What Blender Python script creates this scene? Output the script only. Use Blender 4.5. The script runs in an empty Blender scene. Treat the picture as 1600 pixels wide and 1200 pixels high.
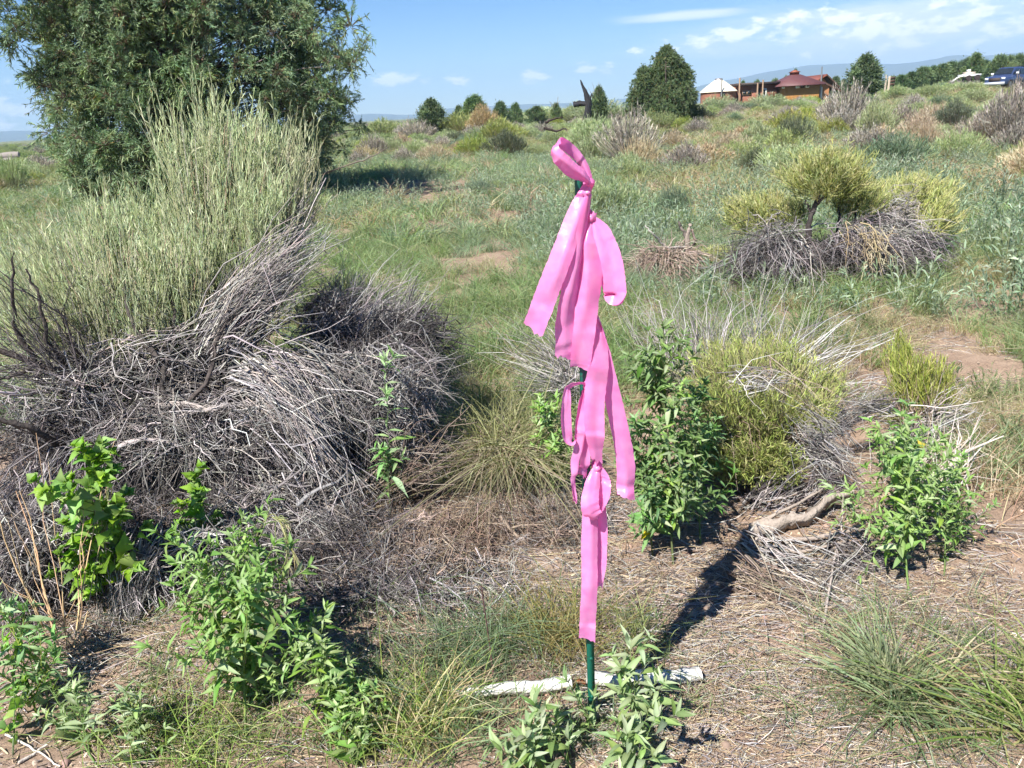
import bpy, math, random
import numpy as np
from mathutils import Matrix, Vector

# ------------------------------------------------------------------ camera, sky, sun, exposure
scene = bpy.context.scene
R = math.radians
FPX, CAMH, ROLL = 1210.0, 1.6, R(3.2)
PITCH = math.atan(424 * math.cos(ROLL) / FPX)
SUN_EL, SUN_AZ = R(50.5), R(-143.0)            # azimuth from +Y towards +X: behind the camera, to the left

cam = bpy.data.cameras.new('camera')
cam.sensor_fit = 'HORIZONTAL'; cam.sensor_width = 36.0
cam.lens = 36.0 * FPX / 1600.0
cam.clip_start = 0.05; cam.clip_end = 30000
cam_ob = bpy.data.objects.new('camera', cam)
scene.collection.objects.link(cam_ob)
cam_ob.matrix_world = (Matrix.Translation((0, 0, CAMH)) @ Matrix.Rotation(R(90) - PITCH, 4, 'X')
                       @ Matrix.Rotation(-ROLL, 4, 'Z'))
scene.camera = cam_ob

scene.render.engine = 'CYCLES'
cy = scene.cycles
cy.max_bounces = 4; cy.diffuse_bounces = 2; cy.glossy_bounces = 2; cy.transmission_bounces = 4
cy.transparent_max_bounces = 4; cy.volume_bounces = 0
cy.caustics_reflective = False; cy.caustics_refractive = False
cy.sample_clamp_indirect = 6.0
cy.use_adaptive_sampling = True; cy.adaptive_threshold = 0.03
vs = scene.view_settings
vs.view_transform = 'Standard'; vs.look = 'None'; vs.gamma = 1.0; vs.exposure = 1.22; vs.use_curve_mapping = False

def ray(x, y):
    """world direction through a pixel of the 1600 x 1200 photograph (layout only)"""
    u = (x - 800) / FPX; v = -(y - 600) / FPX
    c, s = math.cos(ROLL), math.sin(ROLL)
    a = u * c + v * s; b = -u * s + v * c
    cp, sp = math.cos(PITCH), math.sin(PITCH)
    return np.array([a, cp + b * sp, -sp + b * cp])

def azel(x, y):
    d = ray(x, y)
    return math.atan2(d[0], d[1]), math.atan2(d[2], math.hypot(d[0], d[1]))

# ---- world: physical sky and a few clouds placed by direction
world = bpy.data.worlds.new('World'); scene.world = world
world.use_nodes = True
wt = world.node_tree; wt.nodes.clear()
def wn(kind, **kw):
    n = wt.nodes.new(kind)
    for k, v in kw.items(): setattr(n, k, v)
    return n
def wmath(op, a, b=None, c=None, clamp=False):
    n = wn('ShaderNodeMath', operation=op); n.use_clamp = clamp
    for i, q in enumerate((a, b, c)):
        if q is None: continue
        if isinstance(q, (int, float)): n.inputs[i].default_value = q
        else: wt.links.new(q, n.inputs[i])
    return n.outputs[0]
sky = wn('ShaderNodeTexSky', sky_type='NISHITA')
sky.sun_disc = False; sky.sun_elevation = SUN_EL; sky.sun_rotation = SUN_AZ
sky.altitude = 2300; sky.air_density = 1.0; sky.dust_density = 0.25; sky.ozone_density = 2.2
tc = wn('ShaderNodeTexCoord')
sep = wn('ShaderNodeSeparateXYZ'); wt.links.new(tc.outputs['Generated'], sep.inputs[0])
az0 = wmath('ARCTAN2', sep.outputs[0], sep.outputs[1])
az = wmath('SUBTRACT', wmath('PINGPONG', wmath('ADD', az0, 0.72 + 1.44 * 4), 1.44), 0.72)   # the same kind of sky all round
el = wmath('ARCSINE', sep.outputs[2])
comb = wn('ShaderNodeCombineXYZ')
wt.links.new(az, comb.inputs[0]); wt.links.new(wmath('MULTIPLY', el, 2.2), comb.inputs[1])
nz = wn('ShaderNodeTexNoise'); nz.inputs['Scale'].default_value = 34; nz.inputs['Detail'].default_value = 6
nz.inputs['Roughness'].default_value = 0.62
wt.links.new(comb.outputs[0], nz.inputs['Vector'])
comb2 = wn('ShaderNodeCombineXYZ')
wt.links.new(wmath('MULTIPLY', az, 0.55), comb2.inputs[0]); wt.links.new(wmath('MULTIPLY', el, 4.0), comb2.inputs[1])
nz2 = wn('ShaderNodeTexNoise'); nz2.inputs['Scale'].default_value = 14; nz2.inputs['Detail'].default_value = 4
nz2.inputs['Roughness'].default_value = 0.6
wt.links.new(comb2.outputs[0], nz2.inputs['Vector'])
def blobs(lst):
    acc = None
    for (px, py, hw, hh, k) in lst:
        a, e = azel(px, py)
        sx = hw / 1260.0; sy = hh / 1380.0
        q1 = wmath('DIVIDE', wmath('SUBTRACT', az, a), sx); q2 = wmath('DIVIDE', wmath('SUBTRACT', el, e), sy)
        r = wmath('SQRT', wmath('ADD', wmath('MULTIPLY', q1, q1), wmath('MULTIPLY', q2, q2)))
        m = wmath('MULTIPLY', wmath('SUBTRACT', 1.0, r), k)
        acc = m if acc is None else wmath('MAXIMUM', acc, m)
    return acc
puffs = blobs([(622, 124, 62, 15, 1), (712, 126, 34, 8, .8), (842, 119, 36, 13, 1), (930, 106, 48, 10, .8),
               (1295, 34, 62, 24, 1.1), (1215, 44, 70, 22, .85), (1405, 32, 70, 18, .8), (1530, 18, 60, 20, .9),
               (1096, 66, 60, 16, .9), (1155, 54, 60, 16, .9), (1350, 46, 90, 22, .9), (1470, 30, 80, 22, .9), (1560, 46, 70, 18, .8), (1430, 70, 120, 14, .7), (992, 80, 16, 6, .8), (10, 176, 50, 34, .9), (1262, 88, 14, 8, .8)])
veil = blobs([(1400, 62, 330, 72, 1), (1068, 25, 100, 9, 1.1), (1170, 70, 130, 26, .8), (1240, 110, 260, 22, .5)])
pd = wn('ShaderNodeMapRange', interpolation_type='SMOOTHSTEP'); pdm = pd
wt.links.new(wmath('ADD', wmath('MULTIPLY', puffs, 0.9), wmath('MULTIPLY', wmath('SUBTRACT', nz.outputs['Fac'], 0.5), 4.6)), pdm.inputs[0])
pdm.inputs[1].default_value = 0.1; pdm.inputs[2].default_value = .9; pdm.inputs[4].default_value = 0.78
pgate = wn('ShaderNodeMapRange'); wt.links.new(puffs, pgate.inputs[0]); pgate.inputs[1].default_value = -0.5; pgate.inputs[2].default_value = 0.1
pmask = wmath('MULTIPLY', pdm.outputs[0], pgate.outputs[0])
vd = wn('ShaderNodeMapRange', interpolation_type='SMOOTHSTEP')
wt.links.new(wmath('ADD', veil, wmath('MULTIPLY', wmath('SUBTRACT', nz2.outputs['Fac'], 0.5), 2.2)), vd.inputs[0])
vd.inputs[1].default_value = -0.35; vd.inputs[2].default_value = 0.9; vd.inputs[4].default_value = 0.85
vgate = wn('ShaderNodeMapRange'); wt.links.new(veil, vgate.inputs[0]); vgate.inputs[1].default_value = -0.45; vgate.inputs[2].default_value = 0.35
vmask = wmath('MULTIPLY', vd.outputs[0], vgate.outputs[0])
mx1 = wn('ShaderNodeMix', data_type='RGBA'); wt.links.new(vmask, mx1.inputs['Factor'])
hs = wn('ShaderNodeHueSaturation'); hs.inputs['Hue'].default_value = .508; hs.inputs['Saturation'].default_value = 1.42; hs.inputs['Value'].default_value = 1.0; wt.links.new(sky.outputs[0], hs.inputs['Color'])
wt.links.new(hs.outputs[0], mx1.inputs['A']); mx1.inputs['B'].default_value = (9.0, 9.4, 11.2, 1)
mx2 = wn('ShaderNodeMix', data_type='RGBA'); wt.links.new(pmask, mx2.inputs['Factor'])
wt.links.new(mx1.outputs['Result'], mx2.inputs['A']); mx2.inputs['B'].default_value = (14.0, 13.4, 14.2, 1)
bg = wn('ShaderNodeBackground'); bg.inputs['Strength'].default_value = 0.062
wt.links.new(mx2.outputs['Result'], bg.inputs['Color'])
world.cycles.sampling_method = 'MANUAL'; world.cycles.sample_map_resolution = 256
wo = wn('ShaderNodeOutputWorld'); wt.links.new(bg.outputs[0], wo.inputs['Surface'])

sl = bpy.data.lights.new('sun', 'SUN'); sl.energy = 4.8; sl.angle = R(0.53); sl.color = (1.0, 0.955, 0.88)
sun = bpy.data.objects.new('sun', sl); scene.collection.objects.link(sun)
sdir = Vector((math.sin(SUN_AZ) * math.cos(SUN_EL), math.cos(SUN_AZ) * math.cos(SUN_EL), math.sin(SUN_EL)))
sun.rotation_euler = sdir.to_track_quat('Z', 'Y').to_euler()
sun.location = sdir * 50

# ------------------------------------------------------------------ helpers
COL = scene.collection
def A(*v): return np.array(v, float)

def ss(a, b, x):
    t = np.clip((np.asarray(x, float) - a) / (b - a), 0, 1); return t * t * (3 - 2 * t)

_rw = np.random.default_rng(5)
_WAVES = [(f, _rw.uniform(0, 6.28), _rw.uniform(0, 6.28)) for f in (0.11, 0.23, 0.6, 1.3, 2.7, 5.2, 9.5) for _ in range(3)]
def terrain(x, y):
    x = np.asarray(x, float); y = np.asarray(y, float)
    far = np.hypot(x, y)
    q = x / np.maximum(np.abs(y), 1.0)
    z = (.7 * ss(.08, .3, q) + .6 * ss(.38, .6, q)) * ss(22, 55, y) * (1 - ss(150, 400, far))
    amp = {0.11: .05, 0.23: .04, 0.6: .018, 1.3: .012, 2.7: .008, 5.2: .005, 9.5: .003}
    for f, th, ph in _WAVES:
        fade = 1 if f < 0.5 else 1 - ss(20, 60, far)
        low = ss(4, 14, far) if f < 0.5 else 1
        z = z + amp[f] * np.sin((x * math.cos(th) + y * math.sin(th)) * f * 2 + ph) * fade * low
    z = z + 0.10 * np.exp(-((x + 1.5) ** 2 / 1.1 + (y - 3.7) ** 2 / .8))
    z = z + 0.06 * np.exp(-((x - 1.0) ** 2 / .5 + (y - 3.2) ** 2 / .25))
    z = z + 0.14 * np.exp(-((x - 3.1) ** 2 / 1.2 + (y - 7.3) ** 2 / .7))
    return z
def T(x, y): return float(terrain(x, y))

def G(x, y):
    """ground point seen at a pixel"""
    d = ray(x, y); z = 0.0
    for _ in range(6):
        t = (z - CAMH) / d[2]; p = np.array([0, 0, CAMH]) + d * t; z = T(p[0], p[1])
    p[2] = z
    return p
def PX(x, y, Y):
    d = ray(x, y); return np.array([0, 0, CAMH]) + d * (Y / d[1])
def nrm(v):
    return v / np.maximum(np.linalg.norm(v, axis=-1, keepdims=True), 1e-9)

class Geo:
    def __init__(self): self.v = []; self.f = []; self.c = []; self.n = 0
    def add(self, v, f, c):
        v = np.asarray(v, float).reshape(-1, 3); c = np.asarray(c, float)
        if c.ndim == 1: c = np.broadcast_to(c, (len(v), 3))
        self.v.append(v); self.c.append(c.reshape(-1, 3)); self.f.append(np.asarray(f, np.int64).reshape(-1, 4) + self.n); self.n += len(v)
    def tubes(self, P, Rr, C, sides=3):
        P = np.asarray(P, float)
        if P.ndim == 2: P = P[None]
        n, k, _ = P.shape
        Rr = np.broadcast_to(np.asarray(Rr, float), (n, k)); C = np.broadcast_to(np.asarray(C, float), (n, k, 3))
        Tn = nrm(np.gradient(P, axis=1))
        ref = np.where(np.abs(Tn[..., 2:3]) > .9, A(1, 0, 0), A(0, 0, 1))
        S = nrm(np.cross(Tn, ref)); U = np.cross(S, Tn)
        ang = np.arange(sides) * 2 * math.pi / sides
        ring = (P[:, :, None] + Rr[:, :, None, None] * (np.cos(ang)[None, None, :, None] * S[:, :, None] + np.sin(ang)[None, None, :, None] * U[:, :, None]))
        idx = np.arange(n * k * sides).reshape(n, k, sides)
        a = idx[:, :-1]; b = idx[:, 1:]
        f = np.stack([a, np.roll(a, -1, 2), np.roll(b, -1, 2), b], -1)
        self.add(ring, f, np.broadcast_to(C[:, :, None], (n, k, sides, 3)))
    def blades(self, P, W, C, side):
        P = np.asarray(P, float); n, k, _ = P.shape
        W = np.broadcast_to(np.asarray(W, float), (n, k)); C = np.broadcast_to(np.asarray(C, float), (n, k, 3))
        Tn = nrm(np.gradient(P, axis=1))
        S = np.cross(Tn, np.broadcast_to(side[:, None], (n, k, 3))); S = nrm(S)
        v = np.stack([P - S * W[..., None], P + S * W[..., None]], 2)
        idx = np.arange(n * k * 2).reshape(n, k, 2)
        f = np.stack([idx[:, :-1, 0], idx[:, :-1, 1], idx[:, 1:, 1], idx[:, 1:, 0]], -1)
        self.add(v, f, np.broadcast_to(C[:, :, None], (n, k, 2, 3)))
    def box(self, lo, hi, c):
        x0, y0, z0 = lo; x1, y1, z1 = hi
        v = [(x0, y0, z0), (x1, y0, z0), (x1, y1, z0), (x0, y1, z0), (x0, y0, z1), (x1, y0, z1), (x1, y1, z1), (x0, y1, z1)]
        self.add(v, [(0, 3, 2, 1), (4, 5, 6, 7), (0, 1, 5, 4), (1, 2, 6, 5), (2, 3, 7, 6), (3, 0, 4, 7)], c)
    def loft(self, rings, c, cap=True):
        rg = np.asarray(rings, float); k, m, _ = rg.shape
        idx = np.arange(k * m).reshape(k, m)
        a, b = idx[:-1], idx[1:]
        f = np.stack([a, np.roll(a, -1, 1), np.roll(b, -1, 1), b], -1).reshape(-1, 4)
        c = np.asarray(c, float)
        if c.ndim == 2: c = np.repeat(c, m, 0)
        self.add(rg, f, c)
        if cap:
            for r, fl in ((rg[0], 1), (rg[-1], 0)):
                q = np.concatenate([r, r.mean(0)[None]])
                i = np.arange(m); j = np.roll(i, -1)
                # triangles as quads sharing the centre twice are avoided: pair up the fan
                fs = [(m, int(i[t]), int(i[(t + 1) % m]), int(i[(t + 2) % m])) for t in range(0, m - 1, 2)]
                if fl: fs = [tuple(reversed(t)) for t in fs]
                self.add(q, fs, c[0] if c.ndim == 2 else c)
    def mesh(self, name, smooth=False):
        me = bpy.data.meshes.new(name)
        v = np.concatenate(self.v); f = np.concatenate(self.f); c = np.concatenate(self.c)
        me.vertices.add(len(v)); me.vertices.foreach_set('co', v.astype(np.float32).ravel())
        me.loops.add(f.size); me.loops.foreach_set('vertex_index', f.astype(np.int32).ravel())
        me.polygons.add(len(f))
        me.polygons.foreach_set('loop_start', (np.arange(len(f)) * 4).astype(np.int32))
        me.polygons.foreach_set('loop_total', np.full(len(f), 4, np.int32))
        if smooth: me.polygons.foreach_set('use_smooth', np.ones(len(f), bool))
        at = me.color_attributes.new('Col', 'FLOAT_COLOR', 'POINT')
        at.data.foreach_set('color', np.concatenate([c, np.ones((len(c), 1))], 1).astype(np.float32).ravel())
        me.update(); me.validate()
        return me

def obj(name, data, mat=None, parent=None, kind=None, label=None, cat=None, group=None):
    if isinstance(data, Geo): data = data.mesh(name)
    o = bpy.data.objects.new(name, data); COL.objects.link(o)
    if mat is not None and data is not None and not data.materials: data.materials.append(mat)
    if parent is not None:
        o.parent = parent
        o.matrix_parent_inverse = Matrix.Identity(4)
    if kind: o['kind'] = kind
    if label: o['label'] = label
    if cat: o['category'] = cat
    if group: o['group'] = group
    return o
def thing(name, label, cat, loc=(0, 0, 0), rz=0.0, group=None):
    o = bpy.data.objects.new(name, None); COL.objects.link(o)
    o.empty_display_size = .1
    o.location = loc; o.rotation_euler = (0, 0, rz); o['label'] = label; o['category'] = cat
    if group: o['group'] = group
    return o
def part_w(name, geo, mat, root, kind=None, smooth=False):
    """a part whose geometry was laid out in world space"""
    off = np.array(root.location)
    geo.v = [v - off for v in geo.v]
    return obj(name, geo.mesh(name, smooth), mat, root, kind)

# ------------------------------------------------------------------ materials
def newmat(name):
    m = bpy.data.materials.new(name); m.use_nodes = True
    nt = m.node_tree; nt.nodes.clear()
    out = nt.nodes.new('ShaderNodeOutputMaterial')
    return m, nt, out
def mk(nt, kind, **kw):
    n = nt.nodes.new(kind)
    for k, v in kw.items(): setattr(n, k, v)
    return n
def varied_col(nt, hue=.02, val=.3, sat=.2, noise=None):
    at = mk(nt, 'ShaderNodeAttribute', attribute_name='Col')
    oi = mk(nt, 'ShaderNodeObjectInfo')
    h = mk(nt, 'ShaderNodeHueSaturation')
    mh = mk(nt, 'ShaderNodeMapRange'); mh.inputs[3].default_value = .5 - hue; mh.inputs[4].default_value = .5 + hue
    nt.links.new(oi.outputs['Random'], mh.inputs[0]); nt.links.new(mh.outputs[0], h.inputs['Hue'])
    mm = mk(nt, 'ShaderNodeMath', operation='MULTIPLY'); mm.inputs[1].default_value = 7.31
    nt.links.new(oi.outputs['Random'], mm.inputs[0])
    fr = mk(nt, 'ShaderNodeMath', operation='FRACT'); nt.links.new(mm.outputs[0], fr.inputs[0])
    mv = mk(nt, 'ShaderNodeMapRange'); mv.inputs[3].default_value = 1 - val; mv.inputs[4].default_value = 1 + val
    nt.links.new(fr.outputs[0], mv.inputs[0]); nt.links.new(mv.outputs[0], h.inputs['Value'])
    mm2 = mk(nt, 'ShaderNodeMath', operation='MULTIPLY'); mm2.inputs[1].default_value = 23.7
    nt.links.new(oi.outputs['Random'], mm2.inputs[0])
    fr2 = mk(nt, 'ShaderNodeMath', operation='FRACT'); nt.links.new(mm2.outputs[0], fr2.inputs[0])
    ms = mk(nt, 'ShaderNodeMapRange'); ms.inputs[3].default_value = 1 - sat; ms.inputs[4].default_value = 1 + sat
    nt.links.new(fr2.outputs[0], ms.inputs[0]); nt.links.new(ms.outputs[0], h.inputs['Saturation'])
    nt.links.new(at.outputs['Color'], h.inputs['Color'])
    return h.outputs['Color']
def foliage_mat(name, trans=.35, rough=.5, hue=.02, val=.25, sat=.15):
    m, nt, out = newmat(name)
    c = varied_col(nt, hue, val, sat)
    p = mk(nt, 'ShaderNodeBsdfPrincipled'); p.inputs['Roughness'].default_value = rough
    p.inputs['Specular IOR Level'].default_value = .35
    t = mk(nt, 'ShaderNodeBsdfTranslucent'); mix = mk(nt, 'ShaderNodeMixShader'); mix.inputs[0].default_value = trans
    br = mk(nt, 'ShaderNodeMix', data_type='RGBA', blend_type='MULTIPLY'); br.inputs['Factor'].default_value = 1
    br.inputs['B'].default_value = (1.15, 1.3, .75, 1)
    nt.links.new(c, br.inputs['A'])
    nt.links.new(c, p.inputs['Base Color']); nt.links.new(br.outputs['Result'], t.inputs['Color'])
    nt.links.new(p.outputs[0], mix.inputs[1]); nt.links.new(t.outputs[0], mix.inputs[2]); nt.links.new(mix.outputs[0], out.inputs[0])
    return m
def twig_mat(name, rough=.75, hue=.01, val=.15, sat=.1, bump=0.0, nscale=60):
    m, nt, out = newmat(name)
    c = varied_col(nt, hue, val, sat)
    tcn = mk(nt, 'ShaderNodeTexCoord')
    n = mk(nt, 'ShaderNodeTexNoise'); n.inputs['Scale'].default_value = nscale; n.inputs['Detail'].default_value = 4
    nt.links.new(tcn.outputs['Object'], n.inputs['Vector'])
    mr = mk(nt, 'ShaderNodeMapRange'); mr.inputs[3].default_value = .72; mr.inputs[4].default_value = 1.28
    nt.links.new(n.outputs['Fac'], mr.inputs[0])
    mu = mk(nt, 'ShaderNodeMix', data_type='RGBA', blend_type='MULTIPLY'); mu.inputs['Factor'].default_value = 1
    nt.links.new(c, mu.inputs['A']); nt.links.new(mr.outputs[0], mu.inputs['B'])
    p = mk(nt, 'ShaderNodeBsdfPrincipled'); p.inputs['Roughness'].default_value = rough
    p.inputs['Specular IOR Level'].default_value = .3
    nt.links.new(mu.outputs['Result'], p.inputs['Base Color'])
    if bump:
        b = mk(nt, 'ShaderNodeBump'); b.inputs['Strength'].default_value = bump; b.inputs['Distance'].default_value = .01
        nt.links.new(n.outputs['Fac'], b.inputs['Height']); nt.links.new(b.outputs[0], p.inputs['Normal'])
    nt.links.new(p.outputs[0], out.inputs[0])
    return m
M_LEAF = foliage_mat('leaf', .34, .5, .022, .3, .2)
M_GRASS = foliage_mat('grass', .35, .55, .02, .22, .18)
M_SHRUB = foliage_mat('shrub_foliage', .22, .6, .014, .16, .15)
M_CONIFER = foliage_mat('juniper_foliage', .15, .6, .012, .14, .1)
M_TWIG = twig_mat('twig')
M_BARK = twig_mat('bark', .85, .01, .1, .1, .9, 45)
M_LITTER = twig_mat('litter', .85, .01, .1, .1)
M_WOODGREY = twig_mat('weathered_wood', .85, .005, .05, .05, 1.0, 70)
def plain(name, col, rough=.6, metal=0, bump=0.0, nscale=8, var=.12, spec=.4):
    m, nt, out = newmat(name)
    tcn = mk(nt, 'ShaderNodeTexCoord')
    n = mk(nt, 'ShaderNodeTexNoise'); n.inputs['Scale'].default_value = nscale; n.inputs['Detail'].default_value = 6
    nt.links.new(tcn.outputs['Object'], n.inputs['Vector'])
    mr = mk(nt, 'ShaderNodeMapRange'); mr.inputs[3].default_value = 1 - var; mr.inputs[4].default_value = 1 + var
    nt.links.new(n.outputs['Fac'], mr.inputs[0])
    mu = mk(nt, 'ShaderNodeMix', data_type='RGBA', blend_type='MULTIPLY'); mu.inputs['Factor'].default_value = 1
    mu.inputs['A'].default_value = (*col, 1); nt.links.new(mr.outputs[0], mu.inputs['B'])
    p = mk(nt, 'ShaderNodeBsdfPrincipled'); p.inputs['Roughness'].default_value = rough; p.inputs['Metallic'].default_value = metal
    p.inputs['Specular IOR Level'].default_value = spec
    nt.links.new(mu.outputs['Result'], p.inputs['Base Color'])
    if bump:
        b = mk(nt, 'ShaderNodeBump'); b.inputs['Strength'].default_value = bump; b.inputs['Distance'].default_value = .02
        nt.links.new(n.outputs['Fac'], b.inputs['Height']); nt.links.new(b.outputs[0], p.inputs['Normal'])
    nt.links.new(p.outputs[0], out.inputs[0])
    return m

# ------------------------------------------------------------------ ground
def ground_material():
    m, nt, out = newmat('soil')
    geo = mk(nt, 'ShaderNodeNewGeometry')
    def noise(s, d=6, r=.6):
        n = mk(nt, 'ShaderNodeTexNoise'); n.inputs['Scale'].default_value = s; n.inputs['Detail'].default_value = d
        n.inputs['Roughness'].default_value = r
        nt.links.new(geo.outputs['Position'], n.inputs['Vector']); return n.outputs['Fac']
    def ramp(fac, stops):
        r = mk(nt, 'ShaderNodeValToRGB'); e = r.color_ramp.elements
        e[0].position, e[0].color = stops[0][0], (*stops[0][1], 1); e[1].position, e[1].color = stops[-1][0], (*stops[-1][1], 1)
        for p, c in stops[1:-1]:
            q = e.new(p); q.color = (*c, 1)
        nt.links.new(fac, r.inputs[0]); return r.outputs[0]
    soil = ramp(noise(3.1, 8, .65), [(.3, (.185, .13, .096)), (.5, (.285, .208, .155)), (.72, (.39, .30, .23))])
    grit = ramp(noise(90, 5, .7), [(.35, (.62, .6, .58)), (.65, (1.25, 1.22, 1.2))])
    mu = mk(nt, 'ShaderNodeMix', data_type='RGBA', blend_type='MULTIPLY'); mu.inputs['Factor'].default_value = .8
    nt.links.new(soil, mu.inputs['A']); nt.links.new(grit, mu.inputs['B'])
    veg = ramp(noise(.35, 8, .7), [(.3, (.10, .115, .05)), (.55, (.17, .18, .085)), (.75, (.24, .21, .12))])
    ln = mk(nt, 'ShaderNodeVectorMath', operation='LENGTH'); nt.links.new(geo.outputs['Position'], ln.inputs[0])
    fr = mk(nt, 'ShaderNodeMapRange'); fr.inputs[1].default_value = 12; fr.inputs[2].default_value = 60
    nt.links.new(ln.outputs['Value'], fr.inputs[0])
    mx = mk(nt, 'ShaderNodeMix', data_type='RGBA'); nt.links.new(fr.outputs[0], mx.inputs['Factor'])
    nt.links.new(mu.outputs['Result'], mx.inputs['A']); nt.links.new(veg, mx.inputs['B'])
    p = mk(nt, 'ShaderNodeBsdfPrincipled'); p.inputs['Roughness'].default_value = .95; p.inputs['Specular IOR Level'].default_value = .15
    nt.links.new(mx.outputs['Result'], p.inputs['Base Color'])
    b = mk(nt, 'ShaderNodeBump'); b.inputs['Strength'].default_value = .8; b.inputs['Distance'].default_value = .012
    nt.links.new(noise(38, 9, .72), b.inputs['Height']); nt.links.new(b.outputs[0], p.inputs['Normal'])
    nt.links.new(p.outputs[0], out.inputs[0])
    return m
M_SOIL = ground_material()
def spaced(lo, hi, d0, g):
    xs = [0.0]; d = d0
    while xs[-1] < hi: xs.append(xs[-1] + d); d *= g if xs[-1] > 2.5 else 1.0
    xs[-1] = hi
    if lo >= 0: return np.array([x for x in xs if x >= lo])
    ys = [0.0]; d = d0
    while ys[-1] < -lo: ys.append(ys[-1] + d); d *= g if ys[-1] > 2.5 else 1.0
    ys[-1] = -lo
    return np.array([-y for y in ys[:0:-1]] + xs)
gx = spaced(-6400, 6400, .04, 1.08); gy = spaced(-400, 6400, .04, 1.08)
XX, YY = np.meshgrid(gx, gy, indexing='xy')
gg = Geo()
ii = np.arange(XX.size).reshape(XX.shape)
gg.add(np.stack([XX, YY, terrain(XX, YY)], -1), np.stack([ii[:-1, :-1], ii[:-1, 1:], ii[1:, 1:], ii[1:, :-1]], -1).reshape(-1, 4), A(.2, .15, .1))
obj('ground', gg.mesh('ground', True), M_SOIL, kind='structure')

# distant mountains: ridges with real depth, profile in azimuth
mt = Geo()
prof = [(-60, 205), (120, 203), (330, 192), (470, 183), (560, 178), (600, 177), (640, 178), (680, 170), (730, 168), (790, 166), (860, 163), (960, 156), (1060, 143),
        (1130, 124), (1200, 112), (1270, 102), (1330, 101), (1400, 101), (1450, 94), (1500, 88), (1535, 90), (1570, 84), (1610, 79), (1700, 80)]
pa = [azel(*q) for q in prof]
azs = np.linspace(-1.25, 1.25, 260)
rm = np.random.default_rng(3)
els = np.interp(azs, [q[0] for q in pa], [q[1] for q in pa])
els += sum(.0009 / (i + 1) * np.sin(azs * (17 * 2 ** i) + rm.uniform(0, 6)) for i in range(4))
rows = []
for dist, k in ((3700, 0.0), (4100, .22), (4500, .55), (4850, .84), (5200, 1.0), (5500, .8), (5900, .3)):
    wob = np.array([sum(.12 / (i + 1) * math.sin(a * (23 * 2 ** i) + dist * .7 + i) for i in range(4)) for a in azs])
    kk = k if k in (0.0, 1.0) else np.clip(k * (1 + wob), 0, .97)
    zz = kk * (5200 * np.tan(els) + CAMH) - (1 if k == 0 else 0)
    rows.append(np.stack([np.sin(azs) * dist, np.cos(azs) * dist, zz], -1))
rows = np.array(rows); ii = np.arange(rows.shape[0] * rows.shape[1]).reshape(rows.shape[:2])
mt.add(rows, np.stack([ii[:-1, :-1], ii[:-1, 1:], ii[1:, 1:], ii[1:, :-1]], -1).reshape(-1, 4), A(.1, .12, .1))
obj('mountains', mt.mesh('mountains', True), plain('mountain_slope', (.09, .11, .085), .95, nscale=.004, var=.35), kind='structure')

# ------------------------------------------------------------------ vegetation generators
def bez(p0, p1, p2, k):
    t = np.linspace(0, 1, k)[None, :, None]
    return (1 - t) ** 2 * p0[:, None] + 2 * t * (1 - t) * p1[:, None] + t ** 2 * p2[:, None]
def jitter_path(P, rg, amp):
    n, k, _ = P.shape
    J = rg.normal(0, 1, P.shape) * amp; J[:, 0] = 0
    return P + J * np.linspace(0.3, 1, k)[None, :, None]
def rcol(rg, base, n, var=.18, tint=.06):
    b = np.asarray(base, float)
    if b.ndim == 2: b = b[rg.integers(0, len(b), n)]
    return np.clip(b * rg.uniform(1 - var, 1 + var, (n, 1)) * rg.uniform(1 - tint, 1 + tint, (n, 3)), 0, 1)
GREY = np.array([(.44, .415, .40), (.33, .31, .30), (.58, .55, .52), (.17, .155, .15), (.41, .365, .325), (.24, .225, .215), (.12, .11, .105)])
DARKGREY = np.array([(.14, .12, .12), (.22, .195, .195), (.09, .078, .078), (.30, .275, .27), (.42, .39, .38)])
DARKER = np.array([(.055, .048, .048), (.10, .09, .09), (.15, .135, .135), (.075, .066, .066), (.24, .22, .215)])  # near-black tones for inner twigs, putting the brush's deep shade into their colour
STRAW = np.array([(.47, .39, .26), (.40, .31, .20), (.55, .48, .34), (.34, .25, .165)])
BROWNTWIG = np.array([(.25, .185, .14), (.34, .265, .21), (.19, .14, .11), (.42, .34, .28)])
RABBIT = np.array([(.27, .335, .14), (.32, .38, .17), (.37, .42, .22), (.25, .32, .15), (.40, .43, .25)])
RABBITY = np.array([(.27, .32, .07), (.32, .35, .09), (.23, .29, .08), (.36, .37, .13)])

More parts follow.
